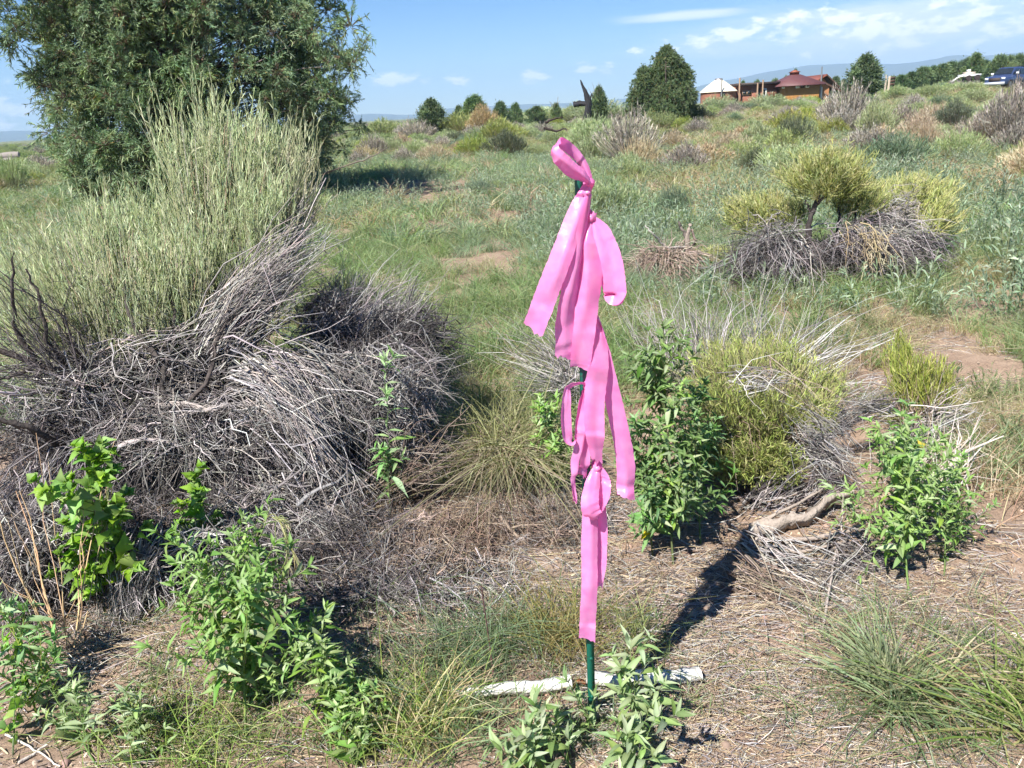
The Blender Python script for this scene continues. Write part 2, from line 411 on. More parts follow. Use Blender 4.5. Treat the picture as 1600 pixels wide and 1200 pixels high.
def fan(g, rg, p0, p1, n, spread=.12, droop=0.0, r=.0014, cols=GREY, k=5, jit=.006, base_spread=.04, lenvar=.35, branch=0):
    """a bundle of thin dead twigs sweeping from p0 to p1"""
    n = max(2, int(n * .5)); r = r * 1.2; jit = jit * 2.0
    p0 = np.asarray(p0, float); p1 = np.asarray(p1, float)
    L = np.linalg.norm(p1 - p0)
    S = p0 + rg.normal(0, base_spread, (n, 3))
    stray = rg.uniform(0, 1, (n, 1)) < .22
    E = p1 + rg.normal(0, spread, (n, 3)).clip(-1.7 * spread, 1.7 * spread) * np.where(stray, 1.6, 1.0)
    f = rg.uniform(1 - lenvar, 1.08, (n, 1)); ln_ = np.linalg.norm(E - S, axis=1, keepdims=True); E = S + (E - S) * f * np.minimum(1, 1.15 * L / np.maximum(ln_, 1e-6))
    Mid = (S + E) / 2 + rg.normal(0, spread * .6 + .02 * L, (n, 3)) + A(0, 0, 1) * L * droop * rg.uniform(.5, 1.5, (n, 1))
    P = jitter_path(bez(S, Mid, E, k), rg, jit)
    rr = r * np.exp(rg.normal(0, .38, (n, 1))).clip(.45, 2.4) * np.linspace(1.3, .4, k)[None]
    C = np.repeat(rcol(rg, cols, n)[:, None], k, 1)
    P[..., 2] = np.maximum(P[..., 2], terrain(P[..., 0], P[..., 1]) + .004)
    g.tubes(P, rr, C)
    if branch:
        m = n * branch
        pi = rg.integers(0, n, m); ki = rg.integers(1, k - 1, m)
        s = P[pi, ki]; d = nrm(P[pi, ki + 1] - P[pi, ki]) + rg.normal(0, .75, (m, 3))
        e = s + nrm(d) * (min(L, .55) * rg.uniform(.12, .36, (m, 1)))
        q = jitter_path(bez(s, (s + e) / 2 + rg.normal(0, .01, (m, 3)), e, 4), rg, jit * .6)
        g.tubes(q, rr[pi, 2][:, None] * np.linspace(.8, .4, 4)[None], np.repeat(C[pi, 0][:, None], 4, 1))

def tangle(g, rg, c, rad, n, Lr, cols, r=.0016, bias=(0, 0, 0), chaos=.8, sag=.04, forks=2):
    """chaotic forked dead twigs filling a volume"""
    c = np.asarray(c, float)
    s = ellipsoid(rg, c, rad, n); d = nrm(nrm(s - c) * .7 + rg.normal(0, chaos, (n, 3)) + np.asarray(bias)); L = rg.uniform(*Lr, (n, 1))
    P = jitter_path(bez(s - d * L * .4, s + rg.normal(0, .16, (n, 3)) * L, s + d * L * .6 - A(0, 0, 1) * sag * L / Lr[1], 5), rg, .011)
    thick = np.where(rg.uniform(0, 1, (n, 1)) < .04, 2.6, 1.0)
    rr = r * thick * np.exp(rg.normal(0, .4, (n, 1))).clip(.45, 2.4) * np.linspace(1.3, .45, 5)[None]; C = rcol(rg, cols, n, .25)
    P[..., 2] = np.maximum(P[..., 2], terrain(P[..., 0], P[..., 1]) + .004)
    g.tubes(P, rr, np.repeat(C[:, None], 5, 1))
    m = n * forks; pi = rg.integers(0, n, m); ki = rg.integers(1, 4, m)
    s2 = P[pi, ki]; d2 = nrm(nrm(P[pi, ki + 1] - P[pi, ki]) + rg.normal(0, .55, (m, 3))); L2 = L[pi] * rg.uniform(.2, .55, (m, 1))
    q = jitter_path(bez(s2, s2 + d2 * L2 * .5 + rg.normal(0, .1, (m, 3)) * L2, s2 + d2 * L2, 3), rg, .006)
    q[..., 2] = np.maximum(q[..., 2], terrain(q[..., 0], q[..., 1]) + .004)
    g.tubes(q, rr[pi, 2][:, None] * np.linspace(.75, .35, 3)[None], np.repeat(C[pi][:, None], 3, 1))

def ellipsoid(rg, c, rad, n, shell=.0):
    d = nrm(rg.normal(0, 1, (n, 3))); u = rg.uniform(shell ** 3, 1, (n, 1)) ** (1 / 3) * (1 + rg.normal(0, .11, (n, 1)))
    u = u * (1 + .16 * np.sin(d[:, :1] * 6 + c[0] * 9) * np.sin(d[:, 2:] * 5 + 1.3) + .10 * np.sin(d[:, 1:2] * 9 + 2 * c[2]))
    return np.asarray(c) + d * u * np.asarray(rad)

def green_stems(g, gl, rg, tips, node, f=(.3, .6), nleaf=7, leaf=(.035, .0016), cols=RABBIT, r=.0012, up=.5, leafspread=.5, stemcol=None, bow=.1):
    """upright thin leafy stems ending at tips and coming from the node"""
    n = len(tips)
    node = np.broadcast_to(np.asarray(node, float), (n, 3))
    S = tips + (node - tips) * rg.uniform(f[0], f[1], (n, 1))
    L = np.linalg.norm(tips - S, axis=1, keepdims=True)
    Mid = (S + tips) / 2 + nrm(tips - node) * A(1, 1, 0) * L * bow + A(0, 0, -1) * L * up * .12 + rg.normal(0, .12, (n, 3)) * L
    P = jitter_path(bez(S, Mid, tips, 5), rg, .003)
    c = rcol(rg, cols, n, .2)
    sc = c * 1.15 if stemcol is None else rcol(rg, stemcol, n)
    w = np.linspace(0, 1, 5)[None, :, None]
    C = sc[:, None] * (1 - w * .8) + c[:, None] * w * .8
    g.tubes(P, r * np.linspace(1.4, .6, 5)[None], C)
    m = n * nleaf
    pi = np.repeat(np.arange(n), nleaf); t = rg.uniform(.35, 1, m)
    x = t * 3.999; i0 = x.astype(int); fr = (x - i0)[:, None]
    s = P[pi, i0] * (1 - fr) + P[pi, i0 + 1] * fr
    d = nrm(P[pi, i0 + 1] - P[pi, i0])
    d = nrm(d + rg.normal(0, leafspread, (m, 3)) + A(0, 0, .25))
    ll = leaf[0] * rg.uniform(.55, 1.35, (m, 1))
    e = s + d * ll
    mid = (s + e) / 2 + A(0, 0, 1) * ll * .04 + rg.normal(0, .04, (m, 3)) * ll
    Q = np.stack([s, mid, e], 1)
    gl.blades(Q, leaf[1] * A(.7, 1, .25)[None], np.repeat(rcol(rg, c[pi], 1, 0, 0)[:, None] if False else (c[pi] * rg.uniform(.85, 1.2, (m, 1)))[:, None], 3, 1), nrm(rg.normal(0, 1, (m, 3))))

def plume_tips(rg, c, rad, n, node, size=.085, per=26):
    """tips gathered in feathery plumes, and the point each plume springs from"""
    k = max(3, n // per); pc = ellipsoid(rg, c, rad, k, .35); own = rg.integers(0, k, n)
    sz = size * rg.uniform(.6, 1.4, k)
    out = nrm(pc - np.asarray(node)) * .5 + A(0, 0, .9)
    tips = pc[own] + rg.normal(0, 1, (n, 3)) * sz[own][:, None] * A(.62, .62, .5) + nrm(out)[own] * (sz[own] * rg.uniform(-.9, 1.3, n))[:, None]
    src = pc - nrm(out) * .30 + (np.asarray(node) - pc) * .12
    return tips, src[own] + rg.normal(0, .012, (n, 3))

def grass_blades(g, rg, base, n, h, spread, cols, w=.0016, lean=.5, k=4, tipcol=None, bias=(0, 0, 0), basespread=.03, drycol=None):
    b = np.asarray(base, float) + np.c_[rg.normal(0, basespread, (n, 2)), np.zeros(n)]
    d = rg.normal(0, 1, (n, 2)); d = np.c_[d * spread * .5, np.zeros(n)] + np.asarray(bias)
    hh = h * rg.uniform(.45, 1.1, (n, 1))
    mid = b + d * hh * .35 + A(0, 0, 1) * hh * .62
    e = b + d * hh * (1 + lean * rg.uniform(0, 1, (n, 1))) + A(0, 0, 1) * hh * rg.uniform(.55, 1, (n, 1)) * (1 - .25 * np.minimum(np.linalg.norm(d, axis=1, keepdims=True), 2) * lean)
    e[:, 2] = np.maximum(e[:, 2], b[:, 2] + .005)
    P = bez(b, mid, e, k)
    c = rcol(rg, cols, n, .2, .08)
    C = np.repeat(c[:, None], k, 1)
    if drycol is not None:
        q = np.linspace(1, 0, k)[None, :, None] ** 1.5
        C = C * (1 - q * .8) + np.asarray(drycol)[None, None] * q * .8
    W = w * rg.uniform(.7, 1.3, (n, 1)) * np.interp(np.linspace(0, 1, k), [0, .4, 1], [.8, 1, .12])[None]
    g.blades(P, W, C, nrm(rg.normal(0, 1, (n, 3)) + A(0, -.6, .3)))

def limb(pts, r0, r1, col, rg, sides=8, sub=4, rough=.12, wob=.0):
    """a gnarled tapered limb through pts (Catmull-Rom)"""
    pts = np.asarray(pts, float)
    q = np.concatenate([[2 * pts[0] - pts[1]], pts, [2 * pts[-1] - pts[-2]]])
    out = []
    for i in range(len(pts) - 1):
        p0, p1, p2, p3 = q[i:i + 4]
        for t in np.linspace(0, 1, sub, endpoint=False):
            out.append(.5 * ((2 * p1) + (-p0 + p2) * t + (2 * p0 - 5 * p1 + 4 * p2 - p3) * t * t + (-p0 + 3 * p1 - 3 * p2 + p3) * t ** 3))
    out.append(pts[-1]); P = np.array(out); k = len(P)
    if wob: P[1:-1] += rg.normal(0, wob, (k - 2, 3))
    Tn = nrm(np.gradient(P, axis=0))
    S = nrm(np.cross(Tn, np.where(np.abs(Tn[:, 2:3]) > .9, A(1, 0, 0), A(0, 0, 1)))); U = np.cross(S, Tn)
    ang = np.arange(sides) * 2 * math.pi / sides
    rr = np.linspace(r0, r1, k)[:, None] * (1 + rough * rg.normal(0, 1, (k, sides))) * (1 + 1.6 * rough * rg.normal(0, 1, (1, sides))).clip(.5, 1.6)
    rings = P[:, None] + rr[..., None] * (np.cos(ang)[None, :, None] * S[:, None] + np.sin(ang)[None, :, None] * U[:, None])
    g = Geo(); g.loft(rings, np.clip(np.asarray(col) * rg.uniform(.85, 1.15, (k, 1)), 0, 1))
    return g

# ---- leaf meshes shared by all leafy plants
def leaf_mesh(name, kind, col, rg, curl):
    L = 1.0; k = 6
    t = np.linspace(0, 1, k)
    if kind == 'lance': w = .125 * np.interp(t, [0, .12, .35, .6, .85, 1], [.10, .55, 1, .85, .38, .02])
    elif kind == 'narrow': w = .10 * np.interp(t, [0, .12, .35, .6, .85, 1], [.2, .7, 1, .9, .5, .03])
    else: w = .44 * np.interp(t, [0, .14, .30, .52, .8, 1], [.06, .9, 1, .62, .28, .02])       # deltoid
    if kind == 'delta': w[2] *= 1.08
    y = t * L; z = -curl * t ** 2 + .05 * np.sin(t * 5)
    fold = .45
    v = []
    for i in range(k):
        rip = .04 * rg.normal() * w[i] / .2
        v += [(-w[i], y[i] - (.10 * w[i] if kind == 'delta' else 0), z[i] + fold * w[i] + rip), (0, y[i], z[i]), (w[i], y[i], z[i] + fold * w[i] - rip)]
    f = []
    for i in range(k - 1):
        a = i * 3
        f += [(a, a + 1, a + 4, a + 3), (a + 1, a + 2, a + 5, a + 4)]
    c = np.repeat(np.asarray(col)[None], len(v), 0).astype(float)
    c[1::3] = np.clip(c[1::3] * 1.18, 0, 1)
    g = Geo(); g.add(np.array(v), np.array(f), c)
    me = g.mesh(name, True); me.materials.append(M_LEAF)
    return me
_rl = np.random.default_rng(11)
LEAF_SETS = {}
def leafset(key, kind, cols):
    LEAF_SETS[key] = [leaf_mesh('leaf_' + key, kind, c, _rl, cu) for c in cols for cu in (.05, .28, .5)]
leafset('goosefoot', 'lance', [(.20, .31, .085), (.24, .345, .12), (.16, .265, .07), (.30, .38, .19)])
leafset('bright', 'delta', [(.19, .335, .055), (.24, .38, .08), (.15, .28, .045)])
leafset('sage', 'lance', [(.24, .325, .14), (.28, .36, .19), (.20, .285, .11), (.34, .40, .25)])
leafset('dark', 'lance', [(.12, .24, .07), (.16, .285, .09), (.20, .33, .13)])
leafset('slim', 'narrow', [(.18, .32, .11), (.23, .36, .15), (.28, .41, .2)])
leafset('yellow', 'delta', [(.62, .52, .03)])

def walk(rg, p, d, L, k, bend, jit):
    pts = [np.array(p, float)]; d = nrm(np.array(d, float))
    for i in range(k):
        d = nrm(d + np.asarray(bend) / k + rg.normal(0, jit, 3)); pts.append(pts[-1] + d * L / k)
    return np.array(pts)

def leafy_plant(name, label, base, top, seed, lset='goosefoot', nbranch=12, blen=.22, leaf=.055, spacing=.018, stem_r=.003,
                stemcol=(.20, .27, .10), bare=.12, bangle=1.0, lift=.6, cat='weed', group=None, yellow=0, maxparts=290, tipc=1.0):
    """an upright annual: stem, side branches and separate leaves"""
    rg = np.random.default_rng(seed)
    base = np.asarray(base, float); top = np.asarray(top, float)
    root = thing(name, label, cat, base, 0, group)
    up = top - base; Hh = np.linalg.norm(up)
    k = 10
    main = base + np.linspace(0, 1, k + 1)[:, None] * up + rg.normal(0, .012 * Hh, (k + 1, 3)) * np.linspace(0, 1, k + 1)[:, None]
    sg = Geo()
    sg.tubes(main[None], (stem_r * np.linspace(1.15, .35, k + 1))[None], np.asarray(stemcol), 5)
    stems = [(main, 1.0, bare)]
    for i in range(nbranch):
        t = rg.uniform(bare, .92) if i > 2 else rg.uniform(bare, .35)
        x = t * k; i0 = int(x); p = main[i0] + (main[min(i0 + 1, k)] - main[i0]) * (x - i0)
        phi = i * 2.4 + rg.uniform(-.4, .4)
        tang = nrm(main[min(i0 + 1, k)] - main[i0])
        side = nrm(np.cross(tang, A(math.cos(phi), math.sin(phi), .2)))
        d = nrm(tang + side * bangle * rg.uniform(.7, 1.3))
        L = blen * (1.15 - .6 * t) * rg.uniform(.75, 1.3)
        b = walk(rg, p, d, L, 5, A(0, 0, lift), .07)
        sg.tubes(b[None], (stem_r * .6 * np.linspace(1, .4, 6))[None], np.asarray(stemcol), 4)
        stems.append((b, .85, .12))
        if L > .10:
            for j in range(2):
                q = b[int(rg.integers(1, 4))]; d2 = nrm(nrm(b[3] - b[1]) + rg.normal(0, .7, 3) + A(0, 0, .2))
                b2 = walk(rg, q, d2, L * rg.uniform(.35, .6), 4, A(0, 0, lift * .7), .08)
                sg.tubes(b2[None], (stem_r * .45 * np.linspace(1, .4, 5))[None], np.asarray(stemcol), 4)
                stems.append((b2, .7, .1))
    part_w('stem', sg, M_LEAF, root)
    LS = LEAF_SETS[lset]; specs = []
    for P, sc, t0 in stems:
        seg = np.linalg.norm(np.diff(P, axis=0), axis=1).sum(); m = max(3, int(seg * (1 - t0) / spacing))
        for j in range(m + int(5 * tipc)):
            t = t0 + (1 - t0) * (j + .5) / m if j < m else rg.uniform(.93, 1.0)
            t = min(t, .999)
            x = t * (len(P) - 1); i0 = int(x); p = P[i0] + (P[i0 + 1] - P[i0]) * (x - i0)
            tang = nrm(P[i0 + 1] - P[i0])
            phi = j * 2.4 + rg.uniform(-.5, .5)
            ref = A(1, 0, 0) if abs(tang[0]) < .8 else A(0, 1, 0)
            s1 = nrm(np.cross(tang, ref)); s2 = np.cross(tang, s1)
            out = math.cos(phi) * s1 + math.sin(phi) * s2
            close = .35 + .65 * (1 - t) if t < .93 else .25
            d = nrm(tang * (1.1 - close * .75) + out * (.45 + close * .7) + rg.normal(0, .15, 3) + A(0, 0, -.12))
            ln = leaf * sc * (1.15 - .62 * t) * rg.uniform(.45, 1.3)
            nz_ = nrm(np.cross(np.cross(d, tang + A(-.35, -.45, .75)), d) + rg.normal(0, .35, 3))
            xx = nrm(np.cross(d, nz_)); nz_ = np.cross(xx, d)
            specs.append((ln, p, xx, d, nz_, rg.integers(0, len(LS)), rg.uniform(.8, 1.2)))
    specs.sort(key=lambda s: -s[0])
    yl = set(rg.integers(0, min(len(specs), 60), yellow).tolist()) if yellow else set()
    rest = Geo()
    for q, (ln, p, xx, d, nz_, li, ws) in enumerate(specs):
        me = LS[li] if q not in yl else LEAF_SETS['yellow'][li % 3]
        if q in yl: ln *= .55
        Mx = Matrix(((xx[0] * ln * ws, d[0] * ln, nz_[0] * ln, p[0] - base[0]), (xx[1] * ln * ws, d[1] * ln, nz_[1] * ln, p[1] - base[1]),
                     (xx[2] * ln * ws, d[2] * ln, nz_[2] * ln, p[2] - base[2]), (0, 0, 0, 1)))
        if q < maxparts:
            o = bpy.data.objects.new('leaf', me); COL.objects.link(o); o.parent = root; o.matrix_basis = Mx
        else:
            co = np.array([v.co for v in me.vertices]); m4 = np.array(Mx)
            w = co @ m4[:3, :3].T + m4[:3, 3]
            fs = np.array([list(pl.vertices) for pl in me.polygons])
            cc = np.empty(len(co) * 4); me.color_attributes['Col'].data.foreach_get('color', cc)
            rest.add(w, fs, cc.reshape(-1, 4)[:, :3])
    if rest.n: obj('small_leaves', rest.mesh('small_leaves', True), M_LEAF, root, 'stuff')
    return root


# ---- instances of small pieces on points
def scatter(name, label, cat, meshes, pts, scales, rots, idx, parent=None):
    coll = bpy.data.collections.new(name + '_source')
    for i, me in enumerate(meshes):
        o = bpy.data.objects.new('%s_source_%02d' % (name, i), me); coll.objects.link(o)
    me = bpy.data.meshes.new(name); me.vertices.add(len(pts)); me.vertices.foreach_set('co', np.asarray(pts, np.float32).ravel())
    for an, tp, dat in (('sc', 'FLOAT_VECTOR', scales), ('rot', 'FLOAT_VECTOR', rots), ('pick', 'INT', idx)):
        at = me.attributes.new(an, tp, 'POINT')
        at.data.foreach_set('vector' if tp == 'FLOAT_VECTOR' else 'value', np.asarray(dat, np.float32 if tp != 'INT' else np.int32).ravel())
    ob = obj(name, me, None, parent, 'stuff', label, cat)
    ng = bpy.data.node_groups.new(name + '_nodes', 'GeometryNodeTree')
    ng.interface.new_socket('Geometry', in_out='INPUT', socket_type='NodeSocketGeometry'); ng.interface.new_socket('Geometry', in_out='OUTPUT', socket_type='NodeSocketGeometry')
    N = ng.nodes; gi = N.new('NodeGroupInput'); go = N.new('NodeGroupOutput')
    ci = N.new('GeometryNodeCollectionInfo'); ci.inputs['Collection'].default_value = coll; ci.inputs['Separate Children'].default_value = True; ci.inputs['Reset Children'].default_value = True
    ip = N.new('GeometryNodeInstanceOnPoints'); ip.inputs['Pick Instance'].default_value = True
    def attr(nm, t):
        a = N.new('GeometryNodeInputNamedAttribute'); a.data_type = t; a.inputs['Name'].default_value = nm; return a.outputs['Attribute']
    ng.links.new(gi.outputs[0], ip.inputs['Points']); ng.links.new(ci.outputs[0], ip.inputs['Instance'])
    ng.links.new(attr('pick', 'INT'), ip.inputs['Instance Index'])
    e2r = N.new('FunctionNodeEulerToRotation'); ng.links.new(attr('rot', 'FLOAT_VECTOR'), e2r.inputs[0]); ng.links.new(e2r.outputs[0], ip.inputs['Rotation'])
    ng.links.new(attr('sc', 'FLOAT_VECTOR'), ip.inputs['Scale']); ng.links.new(ip.outputs[0], go.inputs[0])
    md = ob.modifiers.new('scatter', 'NODES'); md.node_group = ng
    return ob

# ================================================================== FAR: junipers, houses, car, skyline things
JUN = np.array([(.085, .125, .055), (.105, .145, .07), (.07, .105, .05), (.13, .16, .065), (.12, .15, .085)])
JUNDARK = np.array([(.05, .08, .035), (.065, .095, .042), (.08, .11, .045)])
def juniper_geo(seed, H, Wd, nclump, nsprig, slen, sw, cols, profile, base=.04, clump_r=.28, gap=.0, trunks=5, droop=.25, trunk_r=.12, lobes=7, lobe_amp=(.3, .7), ragged=.09, centres=False):
    """returns trunk geometry and crown geometry, base at the origin"""
    rg = np.random.default_rng(seed)
    lob = [(rg.uniform(0, 6.28), rg.uniform(.1, .95), rg.uniform(*lobe_amp), rg.uniform(.25, .5)) for _ in range(lobes)]
    ph = rg.uniform(0, 6.28, nclump); h = rg.uniform(0, 1, nclump) ** .85
    rad = np.interp(h, [p[0] for p in profile], [p[1] for p in profile]) * Wd / 2
    lump = np.ones(nclump)
    for a, hh, am, wd in lob:
        da = np.abs((ph - a + math.pi) % (2 * math.pi) - math.pi)
        lump += am * np.exp(-(da / wd) ** 2 - ((h - hh) / .16) ** 2)
    lump = np.clip(lump / np.percentile(lump, 85), .66, 1.3)
    dep = rg.uniform(0, 1, nclump) ** .4
    rr = rad * lump * (.35 + .65 * dep) * (1 + ragged * rg.normal(0, 1, nclump))
    z = H * (base + (1 - base) * h)
    c = np.c_[np.cos(ph) * rr, np.sin(ph) * rr, z]
    if gap:
        nzv = np.sin(c[:, 0] * 2.1 + seed) * np.sin(c[:, 1] * 2.3 + 1) * np.sin(c[:, 2] * 2.7 + 2) + .5 * np.sin(c[:, 0] * 4.3 + 1.7) * np.sin(c[:, 2] * 4.9 + seed) 
        keep = nzv > -1 + gap; c = c[keep]; ph = ph[keep]
    n = len(c)
    out = nrm(np.c_[np.cos(ph), np.sin(ph), .25 * np.ones(n)])
    tg = Geo()
    tr = []
    for i in range(trunks):
        a = i * 2.4 + rg.uniform(-.4, .4); tipr = Wd * .5 * rg.uniform(.25, .75) * (i > 0); th = H * rg.uniform(.55, .9) if i else H * .93
        pts = [(0.06 * math.cos(a) * i ** .5, .06 * math.sin(a) * i ** .5, -.1), (math.cos(a) * tipr * .25, math.sin(a) * tipr * .25, th * .3), (math.cos(a) * tipr * .65, math.sin(a) * tipr * .65, th * .62), (math.cos(a) * tipr, math.sin(a) * tipr, th)]
        gi = limb(pts, trunk_r * rg.uniform(.6, 1), trunk_r * .12, (.16, .125, .105), rg, 8, 4, .12, .015 * H / 4)
        tg.v += gi.v; tg.c += gi.c; tg.f += [f + tg.n for f in gi.f]; tg.n += gi.n
        tr.append(np.array(pts))
    # limbs reaching the clumps
    sel = rg.permutation(n)[:min(n, 420)]
    s = np.stack([tr[rg.integers(0, trunks)][rg.integers(1, 3)] for _ in sel]) * A(1, 1, .0) + np.c_[np.zeros((len(sel), 2)), np.clip(c[sel, 2] * rg.uniform(.55, .95, len(sel)) - .1, .15, None)]
    s[:, :2] *= (rg.uniform(.3, 1.0, (len(sel), 1)))
    mid = (s + c[sel]) / 2 + rg.normal(0, .12, (len(sel), 3)) - A(0, 0, .08)
    tg.tubes(jitter_path(bez(s, mid, c[sel], 5), rg, .03), trunk_r * .22 * np.linspace(1, .25, 5)[None] * rg.uniform(.4, 1, (len(sel), 1)), np.repeat(rcol(rg, np.array([(.15, .12, .10), (.26, .23, .21)]), len(sel))[:, None], 5, 1), 4)
    g = Geo()
    m = n * nsprig
    ci = np.repeat(np.arange(n), nsprig)
    cr = clump_r * rg.uniform(.6, 1.35, n)
    off = rg.normal(0, 1, (m, 3)) * A(.55, .55, .5) * cr[ci][:, None]
    st = c[ci] + off
    st[:, 2] = np.maximum(st[:, 2], .05)
    d = nrm(out[ci] * .55 + nrm(off) * .75 + rg.normal(0, .45, (m, 3)) + A(0, 0, .25))
    L = slen * rg.uniform(.5, 1.4, (m, 1))
    e = st + d * L - A(0, 0, 1) * L * droop * rg.uniform(0, 1.6, (m, 1))
    md = (st + e) / 2 + A(0, 0, 1) * L * .14
    clc = rcol(rg, cols, n, .16, .05)
    tone = clc[ci] * rg.uniform(.8, 1.25, (m, 1))
    odd = rg.uniform(0, 1, m) < .012; tone[odd] = A(.22, .14, .05)
    g.blades(np.stack([st, e], 1), sw * rg.uniform(.7, 1.3, (m, 1)) * A(1, .45)[None], np.repeat(tone[:, None], 2, 1), nrm(rg.normal(0, 1, (m, 3))))
    return (tg, g, c) if centres else (tg, g)
def merge(a, b, off=(0, 0, 0)):
    a.v += [v + A(*off) for v in b.v]; a.c += b.c; a.f += [f + a.n for f in b.f]; a.n += b.n
def spray_mesh(seed, rad=.30, nb=22, ns=26, L=.052, w=.0042, cols=None):
    """one tuft of scale-leaved juniper branchlets"""
    rg = np.random.default_rng(seed); g = Geo()
    d = nrm(rg.normal(0, 1, (nb, 3)) + A(0, 0, .35)); r = rad * rg.uniform(.5, 1.1, (nb, 1))
    P = bez(d * .03, d * r * .55 + A(0, 0, .03), d * r - A(0, 0, .05) * rg.uniform(0, 1.4, (nb, 1)), 5)
    g.tubes(P, .0045 * np.linspace(1.1, .4, 5)[None], A(.16, .12, .08))
    m = nb * ns; bi = np.repeat(np.arange(nb), ns); t = rg.uniform(.25, 1, m) * 3.999; i0 = t.astype(int)
    s_ = P[bi, i0] + (P[bi, i0 + 1] - P[bi, i0]) * (t - i0)[:, None]
    dd = nrm(nrm(P[bi, i0 + 1] - P[bi, i0]) * .9 + rg.normal(0, .6, (m, 3)) + A(0, 0, .1)); ll = L * rg.uniform(.5, 1.5, (m, 1))
    tone = (rcol(rg, cols, nb, .14)[bi] * rg.uniform(.8, 1.2, (m, 1)))
    tone[rg.uniform(0, 1, m) < .015] = A(.30, .19, .07)
    g.blades(np.stack([s_, s_ + dd * ll * .55, s_ + dd * ll - A(0, 0, .12) * ll], 1), w * rg.uniform(.7, 1.4, (m, 1)) * A(.8, 1, .4)[None], np.repeat(tone[:, None], 3, 1), nrm(rg.normal(0, 1, (m, 3))))
    me = g.mesh('spray'); me.materials.append(M_CONIFER); return me
ROUND = [(0, .62), (.15, .9), (.35, 1.0), (.6, .92), (.8, .66), (.93, .38), (1, .1)]
CONE = [(0, .78), (.12, .97), (.3, 1.0), (.5, .8), (.7, .55), (.86, .34), (1, .06)]
def make_tree(name, label, base, geo, group=None, rz=0.0, sc=(1, 1, 1), meshes=None):
    root = thing(name, label, 'tree', base, rz, group); root.scale = sc
    if meshes is None:
        meshes = (geo[0].mesh('trunk'), geo[1].mesh('crown')); meshes[0].materials.append(M_BARK); meshes[1].materials.append(M_CONIFER)
    obj('trunk', meshes[0], None, root); obj('crown', meshes[1], None, root, 'stuff')
    return meshes
# the big juniper on the left
bx = PX(297, 250, 17.0); bx[2] = T(bx[0], bx[1])
tg, cg, cc = juniper_geo(701, 6.3, 7.1, 1750, 1, .1, .01, JUN, [(0, .86), (.12, .98), (.35, 1.0), (.55, .92), (.72, .76), (.9, .45), (1, .1)], .05, .05, .14, 7, .25, .13, 26, (.30, .55), .05, True)
rt = thing('juniper_tree', 'large wide juniper with drooping sprays rising out of frame behind the big rabbitbrush', 'tree', bx)
obj('trunk', tg, M_BARK, rt)
rgj = np.random.default_rng(7010); nj = len(cc); JB = np.array([(.19, .245, .135), (.225, .275, .15), (.16, .215, .12), (.26, .29, .14), (.21, .265, .165)]) * A(.92, 1.06, .95)
crown_points = (cc, np.repeat(rgj.uniform(.8, 1.6, (nj, 1)), 3, 1), np.c_[rgj.normal(0, .35, (nj, 2)), rgj.uniform(0, 6.28, nj)], rgj.integers(0, 5, nj))
scatter('crown', None, None, [spray_mesh(720 + i, cols=JB) for i in range(5)], *crown_points, parent=rt)
bt = PX(1040, 175, 45.0); bt[2] = T(bt[0], bt[1])
HC = PX(1040, 70, 45.0)[2] - bt[2] - .25
PRC = [(0, .7), (.12, .95), (.3, 1.0), (.5, .86), (.66, .66), (.8, .46), (.92, .26), (1, .05)]
ga = juniper_geo(702, HC, 3.7, 560, 1, .1, .01, JUN, PRC, .03, .05, .1, 4, .1, .14, 22, (.3, .7), .09, True)
gb = juniper_geo(703, HC * .76, 2.4, 230, 1, .1, .01, JUN, PRC, .03, .05, .1, 3, .1, .1, 16, (.3, .7), .09, True)
gc = juniper_geo(704, HC * .80, 2.2, 210, 1, .1, .01, JUN, PRC, .03, .05, .1, 3, .1, .1, 16, (.3, .7), .09, True)
for q, off in ((gb, (-1.25, -.2, 0)), (gc, (.95, .1, 0))): merge(ga[0], q[0], off)
ccj = np.concatenate([ga[2], gb[2] + A(-1.25, -.2, 0), gc[2] + A(.95, .1, 0)]); ccj[:, 2] = np.maximum(ccj[:, 2], .12); nj = len(ccj)
rt = thing('juniper_tree', 'dense dark green juniper with a pointed top and lower shoulder, left of the houses', 'tree', bt)
obj('trunk', ga[0], M_BARK, rt)
scatter('crown', None, None, [spray_mesh(730 + i, .30, 20, 18, .075, .0085, JUNDARK * 1.75) for i in range(4)], ccj, np.repeat(rgj.uniform(.7, 1.25, (nj, 1)), 3, 1), np.c_[rgj.normal(0, .35, (nj, 2)), rgj.uniform(0, 6.28, nj)], rgj.integers(0, 4, nj), parent=rt)
JM = [juniper_geo(710 + i, 3.0, 2.8, 170, 70, .17, .03, JUNDARK * (1.65 + .2 * i), ROUND if i != 1 else CONE, .16, .24, .15, 3, .1, .09, 12) for i in range(3)]
JMESH = []
for i, gq in enumerate(JM):
    a, b_ = gq[0].mesh('trunk'), gq[1].mesh('crown'); a.materials.append(M_BARK); b_.materials.append(M_CONIFER); JMESH.append((a, b_))
def skyline_tree(label, px, ytop, wpx, Y, v, group=None, rz=0.0, name='juniper_tree'):
    p = PX(px, 160, Y); z = T(p[0], p[1]); Hh = PX(px, ytop, Y)[2] - z; W = wpx / FPX * Y * 1.12
    make_tree(name, label, (p[0], p[1], z), None, group, rz, (W / 2.8, W / 2.8, Hh / 3.05), JMESH[v])
skyline_tree('round grey green juniper with a bare trunk standing right of the houses', 1348, 90, 50, 80, 0, None, .4)
skyline_tree('rounded dark juniper standing alone on the left skyline', 673, 158, 42, 70, 0, None, 1.0)
skyline_tree('lopsided dark juniper on the skyline behind the tan dead bush', 742, 152, 40, 72, 2, None, 2.0)
skyline_tree('tiny juniper at the left foot of the lopsided skyline juniper', 716, 168, 20, 72, 0, None, .3)
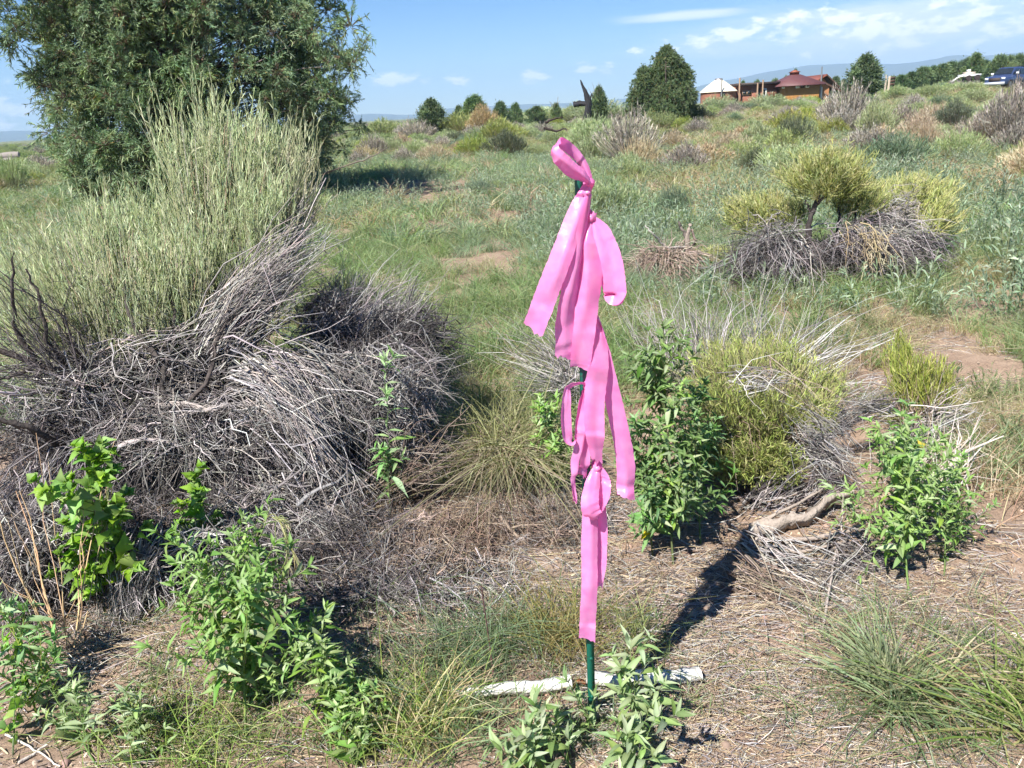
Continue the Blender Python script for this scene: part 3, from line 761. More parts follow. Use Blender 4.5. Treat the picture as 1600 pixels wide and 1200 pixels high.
skyline_tree('small open juniper right of the tan dead bush on the skyline', 782, 162, 28, 66, 0, None, 3.0)
skyline_tree('small dark juniper with a leaning top in the middle of the skyline', 806, 163, 18, 74, 2, None, 1.2)
skyline_tree('low wide juniper hugging the middle of the skyline', 838, 168, 28, 90, 0, None, 1.7)
skyline_tree('small juniper just right of the black snag', 936, 139, 26, 78, 0, None, .8)
skyline_tree('small juniper under the bare dead branches left of the black snag', 869, 163, 16, 80, 2, None, .2)
rgt = np.random.default_rng(77)
ORD = ['first', 'second', 'third', 'fourth', 'fifth', 'sixth', 'seventh', 'eighth', 'ninth', 'tenth', 'eleventh']
for qi, (x, yt, w) in enumerate(((1392, 121, 24), (1405, 119, 26), (1420, 115, 28), (1437, 107, 30), (1452, 106, 30), (1466, 103, 30), (1480, 100, 32), (1494, 99, 32), (1507, 94, 30), (1517, 87, 30), (1531, 97, 28))):
    skyline_tree(ORD[qi] + ' juniper from the left in the dense row climbing toward the car', x, yt, w * 1.15, 112 + rgt.uniform(-5, 5), int(rgt.integers(0, 3)), 'juniper row left of the car', rgt.uniform(0, 6))
for qi, (x, yt, w) in enumerate(((1553, 89, 34), (1568, 90, 26), (1582, 88, 30), (1597, 94, 30))):
    skyline_tree(ORD[qi] + ' open juniper from the left of those rising behind the car', x, yt, w, 105 + rgt.uniform(-5, 5), 2, 'junipers behind the car', rgt.uniform(0, 6))
for qi, (x, yt, w) in enumerate(((1160, 129, 12), (1182, 127, 14), (1210, 125, 16), (1226, 121, 12), (1240, 112, 14), (1303, 122, 22), (1316, 126, 16))):
    skyline_tree(ORD[qi] + ' small dark tree from the left of those above the house roofs', x, yt, w, 125 + rgt.uniform(-8, 8), int(rgt.integers(0, 3)), 'trees behind the houses', rgt.uniform(0, 6))

# bare dead trees and the black snag
def bare_tree(label, px, ytop, Y, seed, spread=.8, n=9):
    rg = np.random.default_rng(seed); p = PX(px, 170, Y); z = T(p[0], p[1]); Hh = PX(px, ytop, Y)[2] - z
    root = thing('dead_tree', label, 'tree', (p[0], p[1], z))
    obj('trunk', limb([(0, 0, -.1), (.05, 0, Hh * .4), (-.04, .03, Hh * .7)], .09, .04, (.2, .17, .15), rg), M_BARK, root)
    for i in range(n):
        a = i * 2.4; s = A(0, 0, Hh * rg.uniform(.4, .68)); e = A(math.cos(a) * spread * rg.uniform(.5, 1), math.sin(a) * spread * .6, Hh * rg.uniform(.75, 1.0))
        obj('branch', limb([s, (s + e) / 2 + rg.normal(0, .1, 3), e], .035, .010, (.22, .19, .17), rg, 6), M_BARK, root)
bare_tree('bare dead branches spread above the small juniper right of the black snag', 932, 128, 78, 1)
bare_tree('bare dead treetop on the skyline left of the black snag', 868, 150, 80, 2, .6, 7)
def snag():
    rg = np.random.default_rng(8); Y = 74.0; p = PX(912, 164, Y); z = T(p[0], p[1])
    root = thing('black_snag', 'black charred broken trunk with a sharp leaning tip on the skyline', 'snag', (p[0], p[1], z))
    q = lambda x, y, d=0.0: PX(x, y, Y + d) - A(p[0], p[1], z)
    m = plain('charred_wood', (.018, .016, .018), .8, bump=.6, nscale=5, var=.4)
    obj('trunk', limb([q(917, 185), q(919, 160), q(916, 148), q(911, 136), q(907, 125)], .34, .04, (.02, .02, .02), rg, 8, 4, .12), m, root)
    obj('stub', limb([q(923, 165), q(922, 154), q(925, 146)], .18, .06, (.02, .02, .02), rg), m, root)
    obj('fallen_piece', limb([q(896, 164, .4), q(906, 162, .4), q(918, 162, .2)], .24, .22, (.02, .02, .02), rg), m, root)
snag()

# ---- houses
M_BRICK = plain('reddish_adobe', (.27, .115, .075), .9, nscale=3, var=.25)
M_TRIM = plain('dark_trim', (.05, .035, .032), .7)
M_ROOFM = plain('maroon_roof', (.115, .045, .045), .55, nscale=2, var=.15)
M_ROOFR = plain('red_roof', (.26, .08, .045), .6, nscale=2, var=.15)
M_WOODY = plain('orange_siding', (.42, .205, .06), .75, nscale=6, var=.25)
M_PALE = plain('pale_dome', (.72, .66, .50), .6, nscale=1, var=.06)
M_WHITEP = plain('white_paint', (.78, .78, .76), .5, var=.05)
M_GLASS = plain('dark_glass', (.02, .025, .03), .1, var=.05, spec=.6)
M_POLE = plain('galvanised_pole', (.30, .29, .29), .45, metal=.6)
M_TIMBER = plain('timber_post', (.36, .24, .16), .85, bump=.4)
M_DARKW = plain('dark_wood', (.09, .05, .035), .8)
HY = 95.0
def hp(x, y, d=0.0): return PX(x, y, HY + d)
def gbox(lo, hi, c=(.5, .5, .5)):
    g = Geo(); g.box(lo, hi, A(*c)); return g
def local(root): return A(*root.location)
def window(root, x0, y0, x1, y1, wallY, panes=2, frame=None):
    a, b = hp(x0, y1), hp(x1, y0); o = local(root); k = wallY / HY
    xa, xb = a[0] * k - o[0], b[0] * k - o[0]; za = CAMH + (a[2] - CAMH) * k - o[2]; zb = CAMH + (b[2] - CAMH) * k - o[2]
    y = wallY - o[1]
    w = obj('window', gbox((xa, y - .10, za), (xb, y - .03, zb)), frame or M_WHITEP, root)
    st = (xb - xa) / panes; f = .09
    for i in range(panes):
        obj('pane', gbox((xa + st * i + f, y - .125, za + f), (xa + st * (i + 1) - f * .6, y - .11, zb - f)), M_GLASS, w)
def house_base(px):
    p = hp(px, 155); return (p[0], p[1], T(p[0], p[1]) - .2)
# round building with pale dome
rt = thing('dome_house', 'round brick house with a cream tent-like dome roof, leftmost of the buildings', 'house', house_base(1122))
o = local(rt); zt = hp(1122, 143)[2] - o[2]; rad = (hp(1150, 143)[0] - hp(1096, 143)[0]) / 2; n = 24
ring = lambda r, z, cx=0, cy_=0: [(cx + r * math.cos(a), cy_ + r * math.sin(a), z) for a in np.arange(n) * 2 * math.pi / n]
g = Geo(); g.loft([ring(rad, -.3), ring(rad, zt)], A(.3, .13, .09)); obj('wall', g, M_BRICK, rt)
g = Geo(); hz = hp(1122, 124)[2] - o[2] - zt
g.loft([ring(rad * 1.08, zt - .05), ring(rad * .82, zt + hz * .30), ring(rad * .5, zt + hz * .66), ring(rad * .24, zt + hz * .92), ring(rad * .05, zt + hz)], A(.7, .65, .5)); obj('dome_roof', g.mesh('dome_roof', True), M_PALE, rt)
g = Geo(); g.loft([ring(rad * .24, zt + hz * .9), ring(rad * .22, zt + hz * 1.06), ring(rad * .04, zt + hz * 1.1)], A(.7, .65, .5)); obj('skylight', g, M_POLE, rt)
window(rt, 1125, 144, 1133, 151, HY - rad + .1, 2, M_TRIM)
g = Geo(); g.tubes(np.array([[(hp(1118.6, 150)[0] - o[0], -rad - .3, zt - .6), (hp(1118.6, 150)[0] - o[0], -rad - .3, hp(1119, 124)[2] - o[2])]]), .07, A(.3, .3, .3), 8); obj('stovepipe', g, M_POLE, rt)
# long low brick building
rt = thing('low_building', 'long low brick building with a flat dark roof in the middle of the houses', 'house', house_base(1180))
o = local(rt); x0, x1 = hp(1137, 150)[0] - o[0], hp(1213, 150)[0] - o[0]; xm = hp(1152, 150)[0] - o[0]; z0 = hp(1150, 136)[2] - o[2]; z1 = hp(1180, 133)[2] - o[2]
obj('wall', gbox((xm, 0, -.3), (x1, 6, z1)), M_BRICK, rt)
g = Geo(); g.loft([[(x0 - .9, 0.15, -.3), (x0 - .9, 5, -.3), (x0 - .9, 5, z0 - .55), (x0 - .9, .15, z0 - .55)], [(xm - .004, .15, -.3), (xm - .004, 5, -.3), (xm - .004, 5, z0 + .1), (xm - .004, .15, z0 + .1)]], A(.3, .13, .09)); obj('side_wall', g, M_BRICK, rt)
obj('roof', gbox((xm - .3, -.55, z1 + .004), (x1 + .2, 6.3, z1 + .28)), M_TRIM, rt)
window(rt, 1159, 141, 1174, 149, o[1], 2, M_TIMBER); window(rt, 1142, 143, 1145, 147, o[1] + .15, 1, M_TRIM)
dr = obj('door', gbox((hp(1190, 150)[0] - o[0], -.1, -.1), (hp(1197, 150)[0] - o[0], -.03, hp(1193, 138)[2] - o[2])), M_WHITEP, rt)
obj('pane', gbox((hp(1192, 150)[0] - o[0], -.125, hp(1193, 148)[2] - o[2]), (hp(1195, 150)[0] - o[0], -.11, hp(1193, 140)[2] - o[2])), M_GLASS, dr)
obj('doorway', gbox((hp(1183.5, 150)[0] - o[0], -.06, -.1), (hp(1187, 150)[0] - o[0], -.02, hp(1185, 138)[2] - o[2])), M_TRIM, rt)
for px, yt in ((1152.5, 122), (1180.5, 130), (1188.5, 125)):
    g = Geo(); xx = hp(px, 150)[0] - o[0]; zt2 = hp(px, yt)[2] - o[2]
    g.tubes(np.array([[(xx, -.62, -.3), (xx, -.62, z1 * .7), (xx, -.62, zt2)]]), .09, A(.4, .3, .2), 8); obj('porch_post', g, M_TIMBER, rt)
# faceted timber house
rt = thing('timber_house', 'orange timber house with a maroon pyramid roof and small white windows', 'house', house_base(1245))
o = local(rt); n8 = 8; cx = hp(1243, 150)[0] - o[0]; ra = (hp(1269, 150)[0] - hp(1216, 150)[0]) / 2; zt = hp(1243, 133)[2] - o[2]; zp = hp(1243, 116.5)[2] - o[2]
oct_ = lambda r, z: [(cx + r * math.cos(a), r * math.sin(a), z) for a in (np.arange(n8) + .5) * 2 * math.pi / n8]
xa, xb = hp(1218, 150)[0] - o[0], hp(1271, 150)[0] - o[0]; wyl = -1.6; dpt = 5.0
rect = lambda x0, x1, y0, y1, z: [(x0, y0, z), (x1, y0, z), (x1, y1, z), (x0, y1, z)]
obj('wall', gbox((xa, wyl, -.3), (xb, wyl + dpt, zt)), M_WOODY, rt)
nb_ = 26
for i in range(nb_):
    x0_ = xa + (xb - xa) * i / nb_; obj('plank', gbox((x0_ + .012, wyl - .03, -.3), (x0_ + (xb - xa) / nb_ - .012, wyl - .002, zt - .02)), M_WOODY, rt)
e0, e1 = hp(1209, 150)[0] - o[0], hp(1277, 150)[0] - o[0]; r0_, r1_ = hp(1237, 150)[0] - o[0], hp(1250, 150)[0] - o[0]
g = Geo(); g.loft([rect(e0, e1, wyl - .7, wyl + dpt + .7, zt - .10), rect(e0, e1, wyl - .7, wyl + dpt + .7, zt + .02), rect(r0_, r1_, wyl + 1.9, wyl + 3.1, zp)], A(.12, .05, .05)); rf = obj('roof', g, M_ROOFM, rt)
g = Geo(); g.loft([rect(r0_ + .1, r1_ - .1, wyl + 2.0, wyl + 3.0, zp - .2), rect(r0_ + .1, r1_ - .1, wyl + 2.0, wyl + 3.0, zp + .25), rect(r0_ - .05, r1_ + .05, wyl + 1.85, wyl + 3.15, zp + .254), rect(r0_ + .4, r1_ - .4, wyl + 2.3, wyl + 2.7, zp + .5)], A(.25, .08, .05)); obj('cupola', g, M_ROOFR, rf)
wy = o[1] + wyl - .03
window(rt, 1243, 133.5, 1249, 138, wy, 2, M_WHITEP); window(rt, 1258.5, 132, 1264, 137, wy, 1, M_WHITEP); window(rt, 1250.5, 133, 1257, 138, wy, 2, M_DARKW); window(rt, 1221, 135, 1226, 138.5, wy, 1, M_WHITEP)
# gabled annex
rt = thing('gabled_house', 'small house with a red gabled roof and dark eaves, rightmost of the buildings', 'house', house_base(1284))
o = local(rt); xl, xr, xp = hp(1262, 150)[0] - o[0], hp(1300, 150)[0] - o[0], hp(1285, 150)[0] - o[0]
ze = hp(1292, 131)[2] - o[2]; zr = hp(1285, 118.5)[2] - o[2]
sec = [(xl + 1.2, -.3), (xr - .4, -.3), (xr - .4, ze - .25), (xp, zr - .22), (xl + 1.2, ze - .05)]
g = Geo(); g.loft([[(x, y, z) for x, z in sec] + [(sec[0][0], y, sec[0][1] + .001)] for y in (0.0, 6.0)], A(.4, .2, .1)); obj('wall', g, plain('tan_siding', (.40, .19, .09), .8), rt)
def slope(xa, za, xb, zb, y0, y1, th=.16):
    g = Geo(); g.loft([[(xa, y, za), (xb, y, zb), (xb, y, zb + th), (xa, y, za + th)] for y in (y0, y1)], A(.2, .07, .04)); return g
obj('roof_slope', slope(xl - .2, ze - .2, xp - .005, zr, -.9, 6.6), M_ROOFR, rt); obj('roof_slope', slope(xp + .005, zr, xr + .7, ze - .75, -.9, 6.6), M_DARKW, rt)
obj('eave_board', slope(xp - .9, zr - .55, xr + .68, ze - .98, -.96, -.905, .2), M_DARKW, rt)
obj('door', gbox((hp(1280, 150)[0] - o[0], -.08, -.1), (hp(1284, 150)[0] - o[0], -.02, ze - .3)), M_WHITEP, rt)
obj('window', gbox((hp(1274.5, 150)[0] - o[0], -.08, ze - 1.7), (hp(1278, 150)[0] - o[0], -.02, ze - .5)), M_GLASS, rt)
g = Geo(); xx = hp(1276, 150)[0] - o[0]; g.tubes(np.array([[(xx, -1.0, -.3), (xx, -1.0, ze), (xx, -1.0, hp(1277, 105)[2] - o[2])]]), A(.10, .10, .07)[None], A(.1, .1, .1), 8); obj('stovepipe', g, M_POLE, rt)
# garden wall planks in front of the gabled house
# ---- posts and a small board by the right juniper
for px, yt in ((1371, 117), (1383.5, 118), (1389, 119)):
    p = PX(px, 130, 82); z = T(p[0], p[1]); r_ = thing('fence_post', {1371: 'leftmost pale fence post right of the round juniper', 1383.5: 'middle pale fence post right of the round juniper', 1389: 'rightmost pale fence post, beside the brown board'}[px], 'post', (p[0], p[1], z), 0, 'fence posts')
    g = limb([(0, 0, -.2), (0, 0, 1), (.02, 0, PX(px, yt, 82)[2] - z)], .10, .085, (.5, .42, .33), np.random.default_rng(int(px))); obj('post', g, M_WOODGREY, r_)
p = PX(1393, 128, 83); z = T(p[0], p[1])
r_ = thing('board_stack', 'small dark brown plank frame beside the fence posts', 'boards', (p[0], p[1], z))
zt = PX(1393, 120, 83)[2] - z
for i in range(3): obj('plank', gbox((-.3, 0, zt - .22 - i * .30), (.35, .08, zt - i * .30)), M_DARKW, r_)
for s in (-.3, .29): obj('upright', gbox((s, .085, -.1), (s + .07, .16, zt)), M_DARKW, r_)
# ---- low white structure left of the car
p = PX(1513, 122, 84); z = T(p[0], p[1]); r_ = thing('white_trailer', 'low white flat trailer just left of the car', 'trailer', (p[0], p[1], z))
zb, zt = PX(1513, 120, 84)[2] - z, PX(1516, 115.5, 84)[2] - z; w0, w1 = PX(1501, 118, 84)[0] - p[0], PX(1528, 118, 84)[0] - p[0]
obj('deck', gbox((w0 + .2, -.6, zb), (w1, .9, zt - .03)), M_WHITEP, r_); obj('load', gbox((w0 + .5, -.3, zt - .026), (w1 - .45, .6, zt + .18)), plain('tan_load', (.55, .45, .36)), r_)
obj('load', gbox((w0 + .75, -.2, zt + .184), (w1 - .9, .4, zt + .42)), M_WHITEP, r_)
obj('ramp', limb([(w0 - .85, 0, zb - .42), (w0 - .3, 0, zb - .05), (w0 + .25, 0, zb + .1)], .07, .07, (.7, .7, .68), np.random.default_rng(1)), M_WHITEP, r_)
for s in (w0 + .5, w1 - .4):
    g = Geo(); g.loft([[(s + .28 * math.cos(a), y, zb - .12 + .28 * math.sin(a)) for a in np.arange(12) * math.pi / 6] for y in (-.7, -.5)], A(.02, .02, .02)); obj('wheel', g, M_TRIM, r_)
    obj('leg', gbox((s - .05, .3, -.2), (s + .05, .4, zb - .004)), M_TRIM, r_)

# ---- parked blue SUV
def suv():
    Y = 70.0; p = PX(1573, 131, Y); z = T(p[0], p[1]) + .02
    root = thing('suv', 'dark blue parked SUV at the far right edge, facing left', 'car', (p[0], p[1], z), R(-56))
    zt = PX(1585, 104.5, Y)[2] - z; s = zt / 1.85; root.scale = (s, s, s)
    blue = plain('blue_car_paint', (.05, .075, .17), .25, .3, nscale=1, var=.04, spec=.6)
    # x forward is -Y local : length along Y, front at -2.45
    L, W = 2.45, .98
    def sect(y, zb_, zs, w):   # rounded lower body section
        return [(-w, y, zb_ + .10), (-w * .92, y, zb_), (w * .92, y, zb_), (w, y, zb_ + .10), (w, y, zs - .22), (w * .93, y, zs), (-w * .93, y, zs), (-w, y, zs - .22)]
    g = Geo(); g.loft([sect(-L, .42, .98, .80), sect(-L + .12, .34, 1.08, .93), sect(-L + .9, .32, 1.12, W), sect(-1.1, .32, 1.16, W), sect(0, .32, 1.18, W), sect(1.6, .34, 1.2, W), sect(L - .15, .38, 1.2, .95), sect(L, .45, 1.15, .88)], A(.03, .05, .16))
    obj('body', g, blue, root)
    def cab(y, zb_, zt_, wb, wt): return [(-wb, y, zb_), (wb, y, zb_), (wt, y, zt_ - .08), (wt * .9, y, zt_), (-wt * .9, y, zt_), (-wt, y, zt_ - .08)]
    g = Geo(); g.loft([cab(-1.12, 1.1, 1.22, .90, .86), cab(-.42, 1.1, 1.78, .92, .74), cab(.1, 1.1, 1.85, .92, .75), cab(1.9, 1.1, 1.83, .92, .75), cab(2.32, 1.1, 1.45, .90, .74)], A(.03, .05, .16)); obj('cabin', g, blue, root)
    g = Geo(); g.add([(-.78, -1.10, 1.25), (.78, -1.10, 1.25), (.66, -.50, 1.73), (-.66, -.50, 1.73)], [(0, 1, 2, 3)], A(0, 0, 0)); g.v[0] = g.v[0] + A(0, -.03, .03); obj('windshield', g, M_GLASS, root)
    for sx in (-1, 1):
        for y0, y1 in ((-.5, .3), (.38, 1.2), (1.28, 2.0)):
            g = Geo(); a = sx * .915; b_ = sx * .79; q = .18 if y0 < 0 else 0
            g.add([(a, y0 - q, 1.22), (a, y1, 1.22), (b_, y1, 1.7), (b_, y0 + .12, 1.7)], [(0, 1, 2, 3)], A(0, 0, 0)); g.v[0] = g.v[0] + A(sx * .012, 0, 0); obj('side_window', g, M_GLASS, root)
        for y in (-1.5, 1.5):
            cyl = lambda r, x0, x1: [[(x, y + r * math.cos(a), .38 + r * math.sin(a)) for a in np.arange(16) * math.pi / 8] for x in (x0, x1)]
            g = Geo(); g.loft(cyl(.38, sx * .80, sx * 1.0), A(.02, .02, .02)); wv = obj('wheel', g, M_TRIM, root)
            g = Geo(); g.loft(cyl(.24, sx * 1.003, sx * 1.012), A(.5, .5, .5)); obj('rim', g, M_POLE, wv)
        obj('headlight', gbox((sx * .72 - .15, -L - .02, .82), (sx * .72 + .15, -L + .14, .98)), plain('headlight', (.75, .77, .8), .15), root)
        mr = gbox((sx * 1.0 - .02 if sx > 0 else -1.2, -.72, 1.2), (1.2 if sx > 0 else -.98, -.6, 1.4)); obj('mirror', mr, plain('mirror_shell', (.7, .7, .72), .3), root)
    obj('grille', gbox((-.5, -L - .03, .66), (.5, -L + .1, .95)), M_TRIM, root)
    obj('bumper', gbox((-.88, -L - .08, .36), (.88, -L + .2, .60)), plain('bumper', (.45, .47, .52), .35), root)
    for sx in (-.62, .62): obj('roof_rail', gbox((sx - .02, -.2, 1.853), (sx + .02, 1.8, 1.90)), M_TRIM, root)
suv()
# weathered logs far left
pl = PX(-8, 246, 60.0); pl[2] = T(pl[0], pl[1])
r_ = thing('log_pile', 'low pile of grey weathered logs at the left edge beyond the big juniper', 'logs', pl)
for i, (dy, dz) in enumerate(((-.25, .2), (.25, .2), (0, .58))):
    obj('log', limb([(-1.8, dy, dz), (0, dy + .05, dz + .02), (1.6 + .1 * i, dy, dz)], .2, .18, (.26, .23, .21), np.random.default_rng(5 + i)), M_WOODGREY, r_)

# ================================================================== MID: shrubs as individuals, grass and weed cover as stuff
def bush_geo(seed, kind):
    rg = np.random.default_rng(seed); g = Geo()
    P_ = dict(green=(RABBIT * 1.05, (.30, .27, .22), 1.0), yellow=(RABBITY * 1.1, (.33, .28, .17), .9), grey=(GREY * A(1.08, 1.02, .95), (.25, .22, .20), 1.1), teal=(np.array([(.16, .22, .14), (.20, .25, .17), (.13, .19, .12)]), (.2, .2, .15), .9),
              tan=(np.array([(.42, .28, .12), (.36, .24, .11), (.46, .34, .17)]), (.30, .2, .13), 1.0), straw=(STRAW * 1.12, (.45, .37, .25), 1.0), dark=(np.array([(.12, .145, .085), (.155, .175, .105), (.09, .11, .07)]), (.16, .13, .12), 1.0))[kind]
    cols, stem, hh = P_
    n = 620
    th = rg.uniform(0, 6.28, n); u = rg.uniform(0, 1, n)
    lob = 1 + .18 * np.sin(th * 3 + seed) + .12 * np.sin(th * 5 + seed * 2)
    r = .62 * np.sqrt(u) * lob; z = hh * (.42 + .58 * np.sqrt(np.clip(1 - u * .9, 0, 1))) * rg.uniform(.72, 1.08, n) * (1 + .12 * np.sin(th * 2 + seed))
    tips = np.c_[np.cos(th) * r, np.sin(th) * r, z * (1 - .25 * u)]
    S = tips * A(.18, .18, 0) + np.c_[rg.normal(0, .03, (n, 2)), np.zeros(n)]
    mid = tips * A(.72, .72, .5) + rg.normal(0, .05, (n, 3))
    P = bez(S, mid, tips, 4); c = rcol(rg, cols, n, .2)
    w = np.array([0, .15, .65, 1])[None, :, None]
    g.blades(P, .0045 * A(1.4, 1.1, .9, .5)[None], np.asarray(stem)[None, None] * (1 - w) + c[:, None] * w, nrm(rg.normal(0, 1, (n, 3))))
    nl = 5 if kind not in ('grey', 'straw') else 3
    m = n * nl; pi = np.repeat(np.arange(n), nl); t = rg.uniform(.55, 1, m)[:, None]
    s = P[pi, 2] * (1 - t) + P[pi, 3] * t
    d = nrm(nrm(P[pi, 3] - P[pi, 2]) + rg.normal(0, .42, (m, 3)) + A(0, 0, .4)); L = rg.uniform(.05, .13, (m, 1))
    g.blades(np.stack([s, s + d * L], 1), rg.uniform(.004, .008, (m, 1)) * A(1, .3)[None], np.repeat((c[pi] * rg.uniform(.8, 1.2, (m, 1)))[:, None], 2, 1), nrm(rg.normal(0, 1, (m, 3))))
    me = g.mesh('foliage'); me.materials.append(M_SHRUB); return me
KINDS = ('green', 'yellow', 'grey', 'teal', 'tan', 'straw', 'dark')
BUSH = {k: [bush_geo(800 + 10 * i + j, k) for j in range(3 if k in ('green', 'grey', 'yellow') else 2)] for i, k in enumerate(KINDS)}
BNAME = dict(green='rabbitbrush', yellow='rabbitbrush', grey='sagebrush', teal='sagebrush', tan='dead_bush', straw='bunch_grass', dark='sagebrush')
BLAB = dict(green='pale green rounded rabbitbrush on the brushy flat', yellow='yellow green rabbitbrush on the brushy flat', grey='grey twiggy half dead brush on the brushy flat', teal='blue green brush on the brushy flat',
            tan='tan dead brush on the brushy flat', straw='tall straw coloured bunch grass on the brushy flat', dark='dark olive brush on the brushy flat')
def place_bush(kind, x, y, w, h, rz, v, label=None, group=None):
    me = BUSH[kind][v % len(BUSH[kind])]
    o = obj(BNAME[kind], me, None, None, None, label or BLAB[kind], 'grass' if kind == 'straw' else 'shrub', group or ('brush on the flat: ' + kind))
    o.location = (x, y, T(x, y) - .02); o.rotation_euler = (0, 0, rz); o.scale = (w / 1.2, w / 1.2, h)
    return o
rg = np.random.default_rng(900)
# prominent single shrubs of the middle distance: kind, px, pixel of base, top, width, label
for kind, px, yb, yt, wp, lab in (
    ('yellow', 1238, 215, 168, 75, 'bright yellow green shrub behind the dark round one, right of centre'),
    ('dark', 1237, 232, 182, 56, 'dark round prickly shrub below the bright yellow green one'),
    ('grey', 1322, 200, 140, 78, 'large grey twiggy shrub below the gabled house'),
    ('grey', 1318, 215, 172, 60, 'pale grey shrub at the foot of the large grey twiggy one'),
    ('green', 1370, 190, 158, 52, 'olive rabbitbrush touching the right side of the large grey shrub'),
    ('dark', 1490, 205, 158, 62, 'dark topped shrub midway to the right edge'),
    ('grey', 1575, 225, 140, 90, 'dark grey brown shrub at the right edge below the car'),
    ('grey', 1530, 225, 180, 70, 'low grey tangle left of the right edge shrub'),
    ('straw', 1445, 235, 190, 40, 'tan and yellow bunch of stalks standing in the teal weeds at right'),
    ('green', 1068, 190, 164, 46, 'small neat green rabbitbrush at the foot of the conical juniper'),
    ('grey', 985, 260, 180, 85, 'tall grey brown brush just right of the stake top'),
    ('straw', 1000, 270, 215, 60, 'rusty straw grass at the foot of the tall grey brown brush'),
    ('green', 925, 240, 185, 70, 'pale green rabbitbrush behind the stake top'),
    ('straw', 1140, 250, 205, 60, 'upright straw and green bunch grass in the middle distance'),
    ('straw', 1090, 262, 222, 90, 'pale straw grass patch left of the upright bunch grass'),
    ('tan', 756, 212, 166, 44, 'tan orange dead bush on the left skyline'),
    ('yellow', 722, 208, 172, 60, 'yellow green bush left of the tan dead bush'),
    ('yellow', 782, 225, 180, 60, 'green dome bush right of the tan dead bush'),
    ('dark', 790, 245, 205, 62, 'dark based green bush below the green dome'),
    ('grey', 650, 222, 190, 50, 'low grey bush between the juniper and the tan dead bush'),
    ('green', 600, 216, 186, 60, 'pale green bush just right of the big juniper'),
    ('green', 850, 195, 168, 90, 'wide pale green brush below the middle of the skyline'),
    ('green', 940, 190, 158, 80, 'pale green brush below the black snag'),
    ('green', 903, 190, 162, 62, 'pale green brush covering the foot of the black snag'),
    ('green', 20, 300, 245, 50, 'olive brush at the left edge under the weathered log'),
    ('green', 1120, 180, 150, 50, 'green brush in front of the dome house'),
    ('green', 1200, 176, 147, 60, 'green brush in front of the low brick building'),
    ('teal', 1050, 345, 285, 50, 'small blue green weed behind the dead stump'),
    ('green', 1555, 190, 150, 60, 'pale olive brush below the car')):
    b = G(px, yb); Y = b[1]; h = PX(px, yt, Y)[2] - b[2]; w = wp / FPX * math.hypot(Y, 1.0) * 1.08
    place_bush(kind, b[0], Y, w, h, rg.uniform(0, 6), int(rg.integers(0, 3)), lab, 'prominent shrubs of the flat')
taken = []
def field(n, dmin, dmax, kinds, probs, smin, smax):
    out = []
    tries = 0
    while len(out) < n and tries < n * 40:
        tries += 1
        d = math.exp(rg.uniform(math.log(dmin), math.log(dmax))); a = rg.uniform(-.70, .72)
        x, y = d * math.sin(a), d * math.cos(a)
        if -11 < x < -1.5 and 11 < y < 25: continue
        
        if d < (30 if x / y < .10 else 17) and rg.uniform() < .93: continue
        if d < 30 and rg.uniform() < .45: continue
        s = rg.uniform(smin, smax) * (1 if d > 16 else .8)
        if any((x - q[0]) ** 2 + (y - q[1]) ** 2 < ((s + q[2]) * .42) ** 2 for q in taken): continue
        taken.append((x, y, s)); out.append((x, y, s, kinds[rg.choice(len(kinds), p=probs)]))
    return out
KP = (['green', 'yellow', 'grey', 'teal', 'dark', 'straw'], [.50, .12, .10, .12, .04, .12])
BSHORT = dict(green='pale green rounded rabbitbrush', yellow='yellow green rabbitbrush', grey='grey twiggy half dead brush', teal='blue green brush', tan='tan dead brush', straw='straw coloured bunch grass', dark='dark olive brush')
for x, y, s, k in field(230, 11.0, 48.0, *KP, .6, 1.5):
    q, dd = x / y, math.hypot(x, y)
    where = ('left of the big juniper' if q < -.45 else 'behind the big juniper' if q < -.2 else 'right of the big juniper' if q < -.06 else 'just left of the stake top' if q < .08 else 'just right of the stake top' if q < .16 else 'below the conical juniper' if q < .27
             else 'below the brick houses' if q < .38 else 'below the gabled house' if q < .47 else 'below the juniper row' if q < .58 else 'below the car')
    deep = 'nearest brush' if dd < 14 else 'second belt' if dd < 22 else 'third belt' if dd < 32 else 'farthest belt'
    place_bush(k, x, y, s, s * rg.uniform(.45, .7), rg.uniform(0, 6), int(rg.integers(0, 3)), '%s %s, %s' % (BSHORT[k], where, deep))

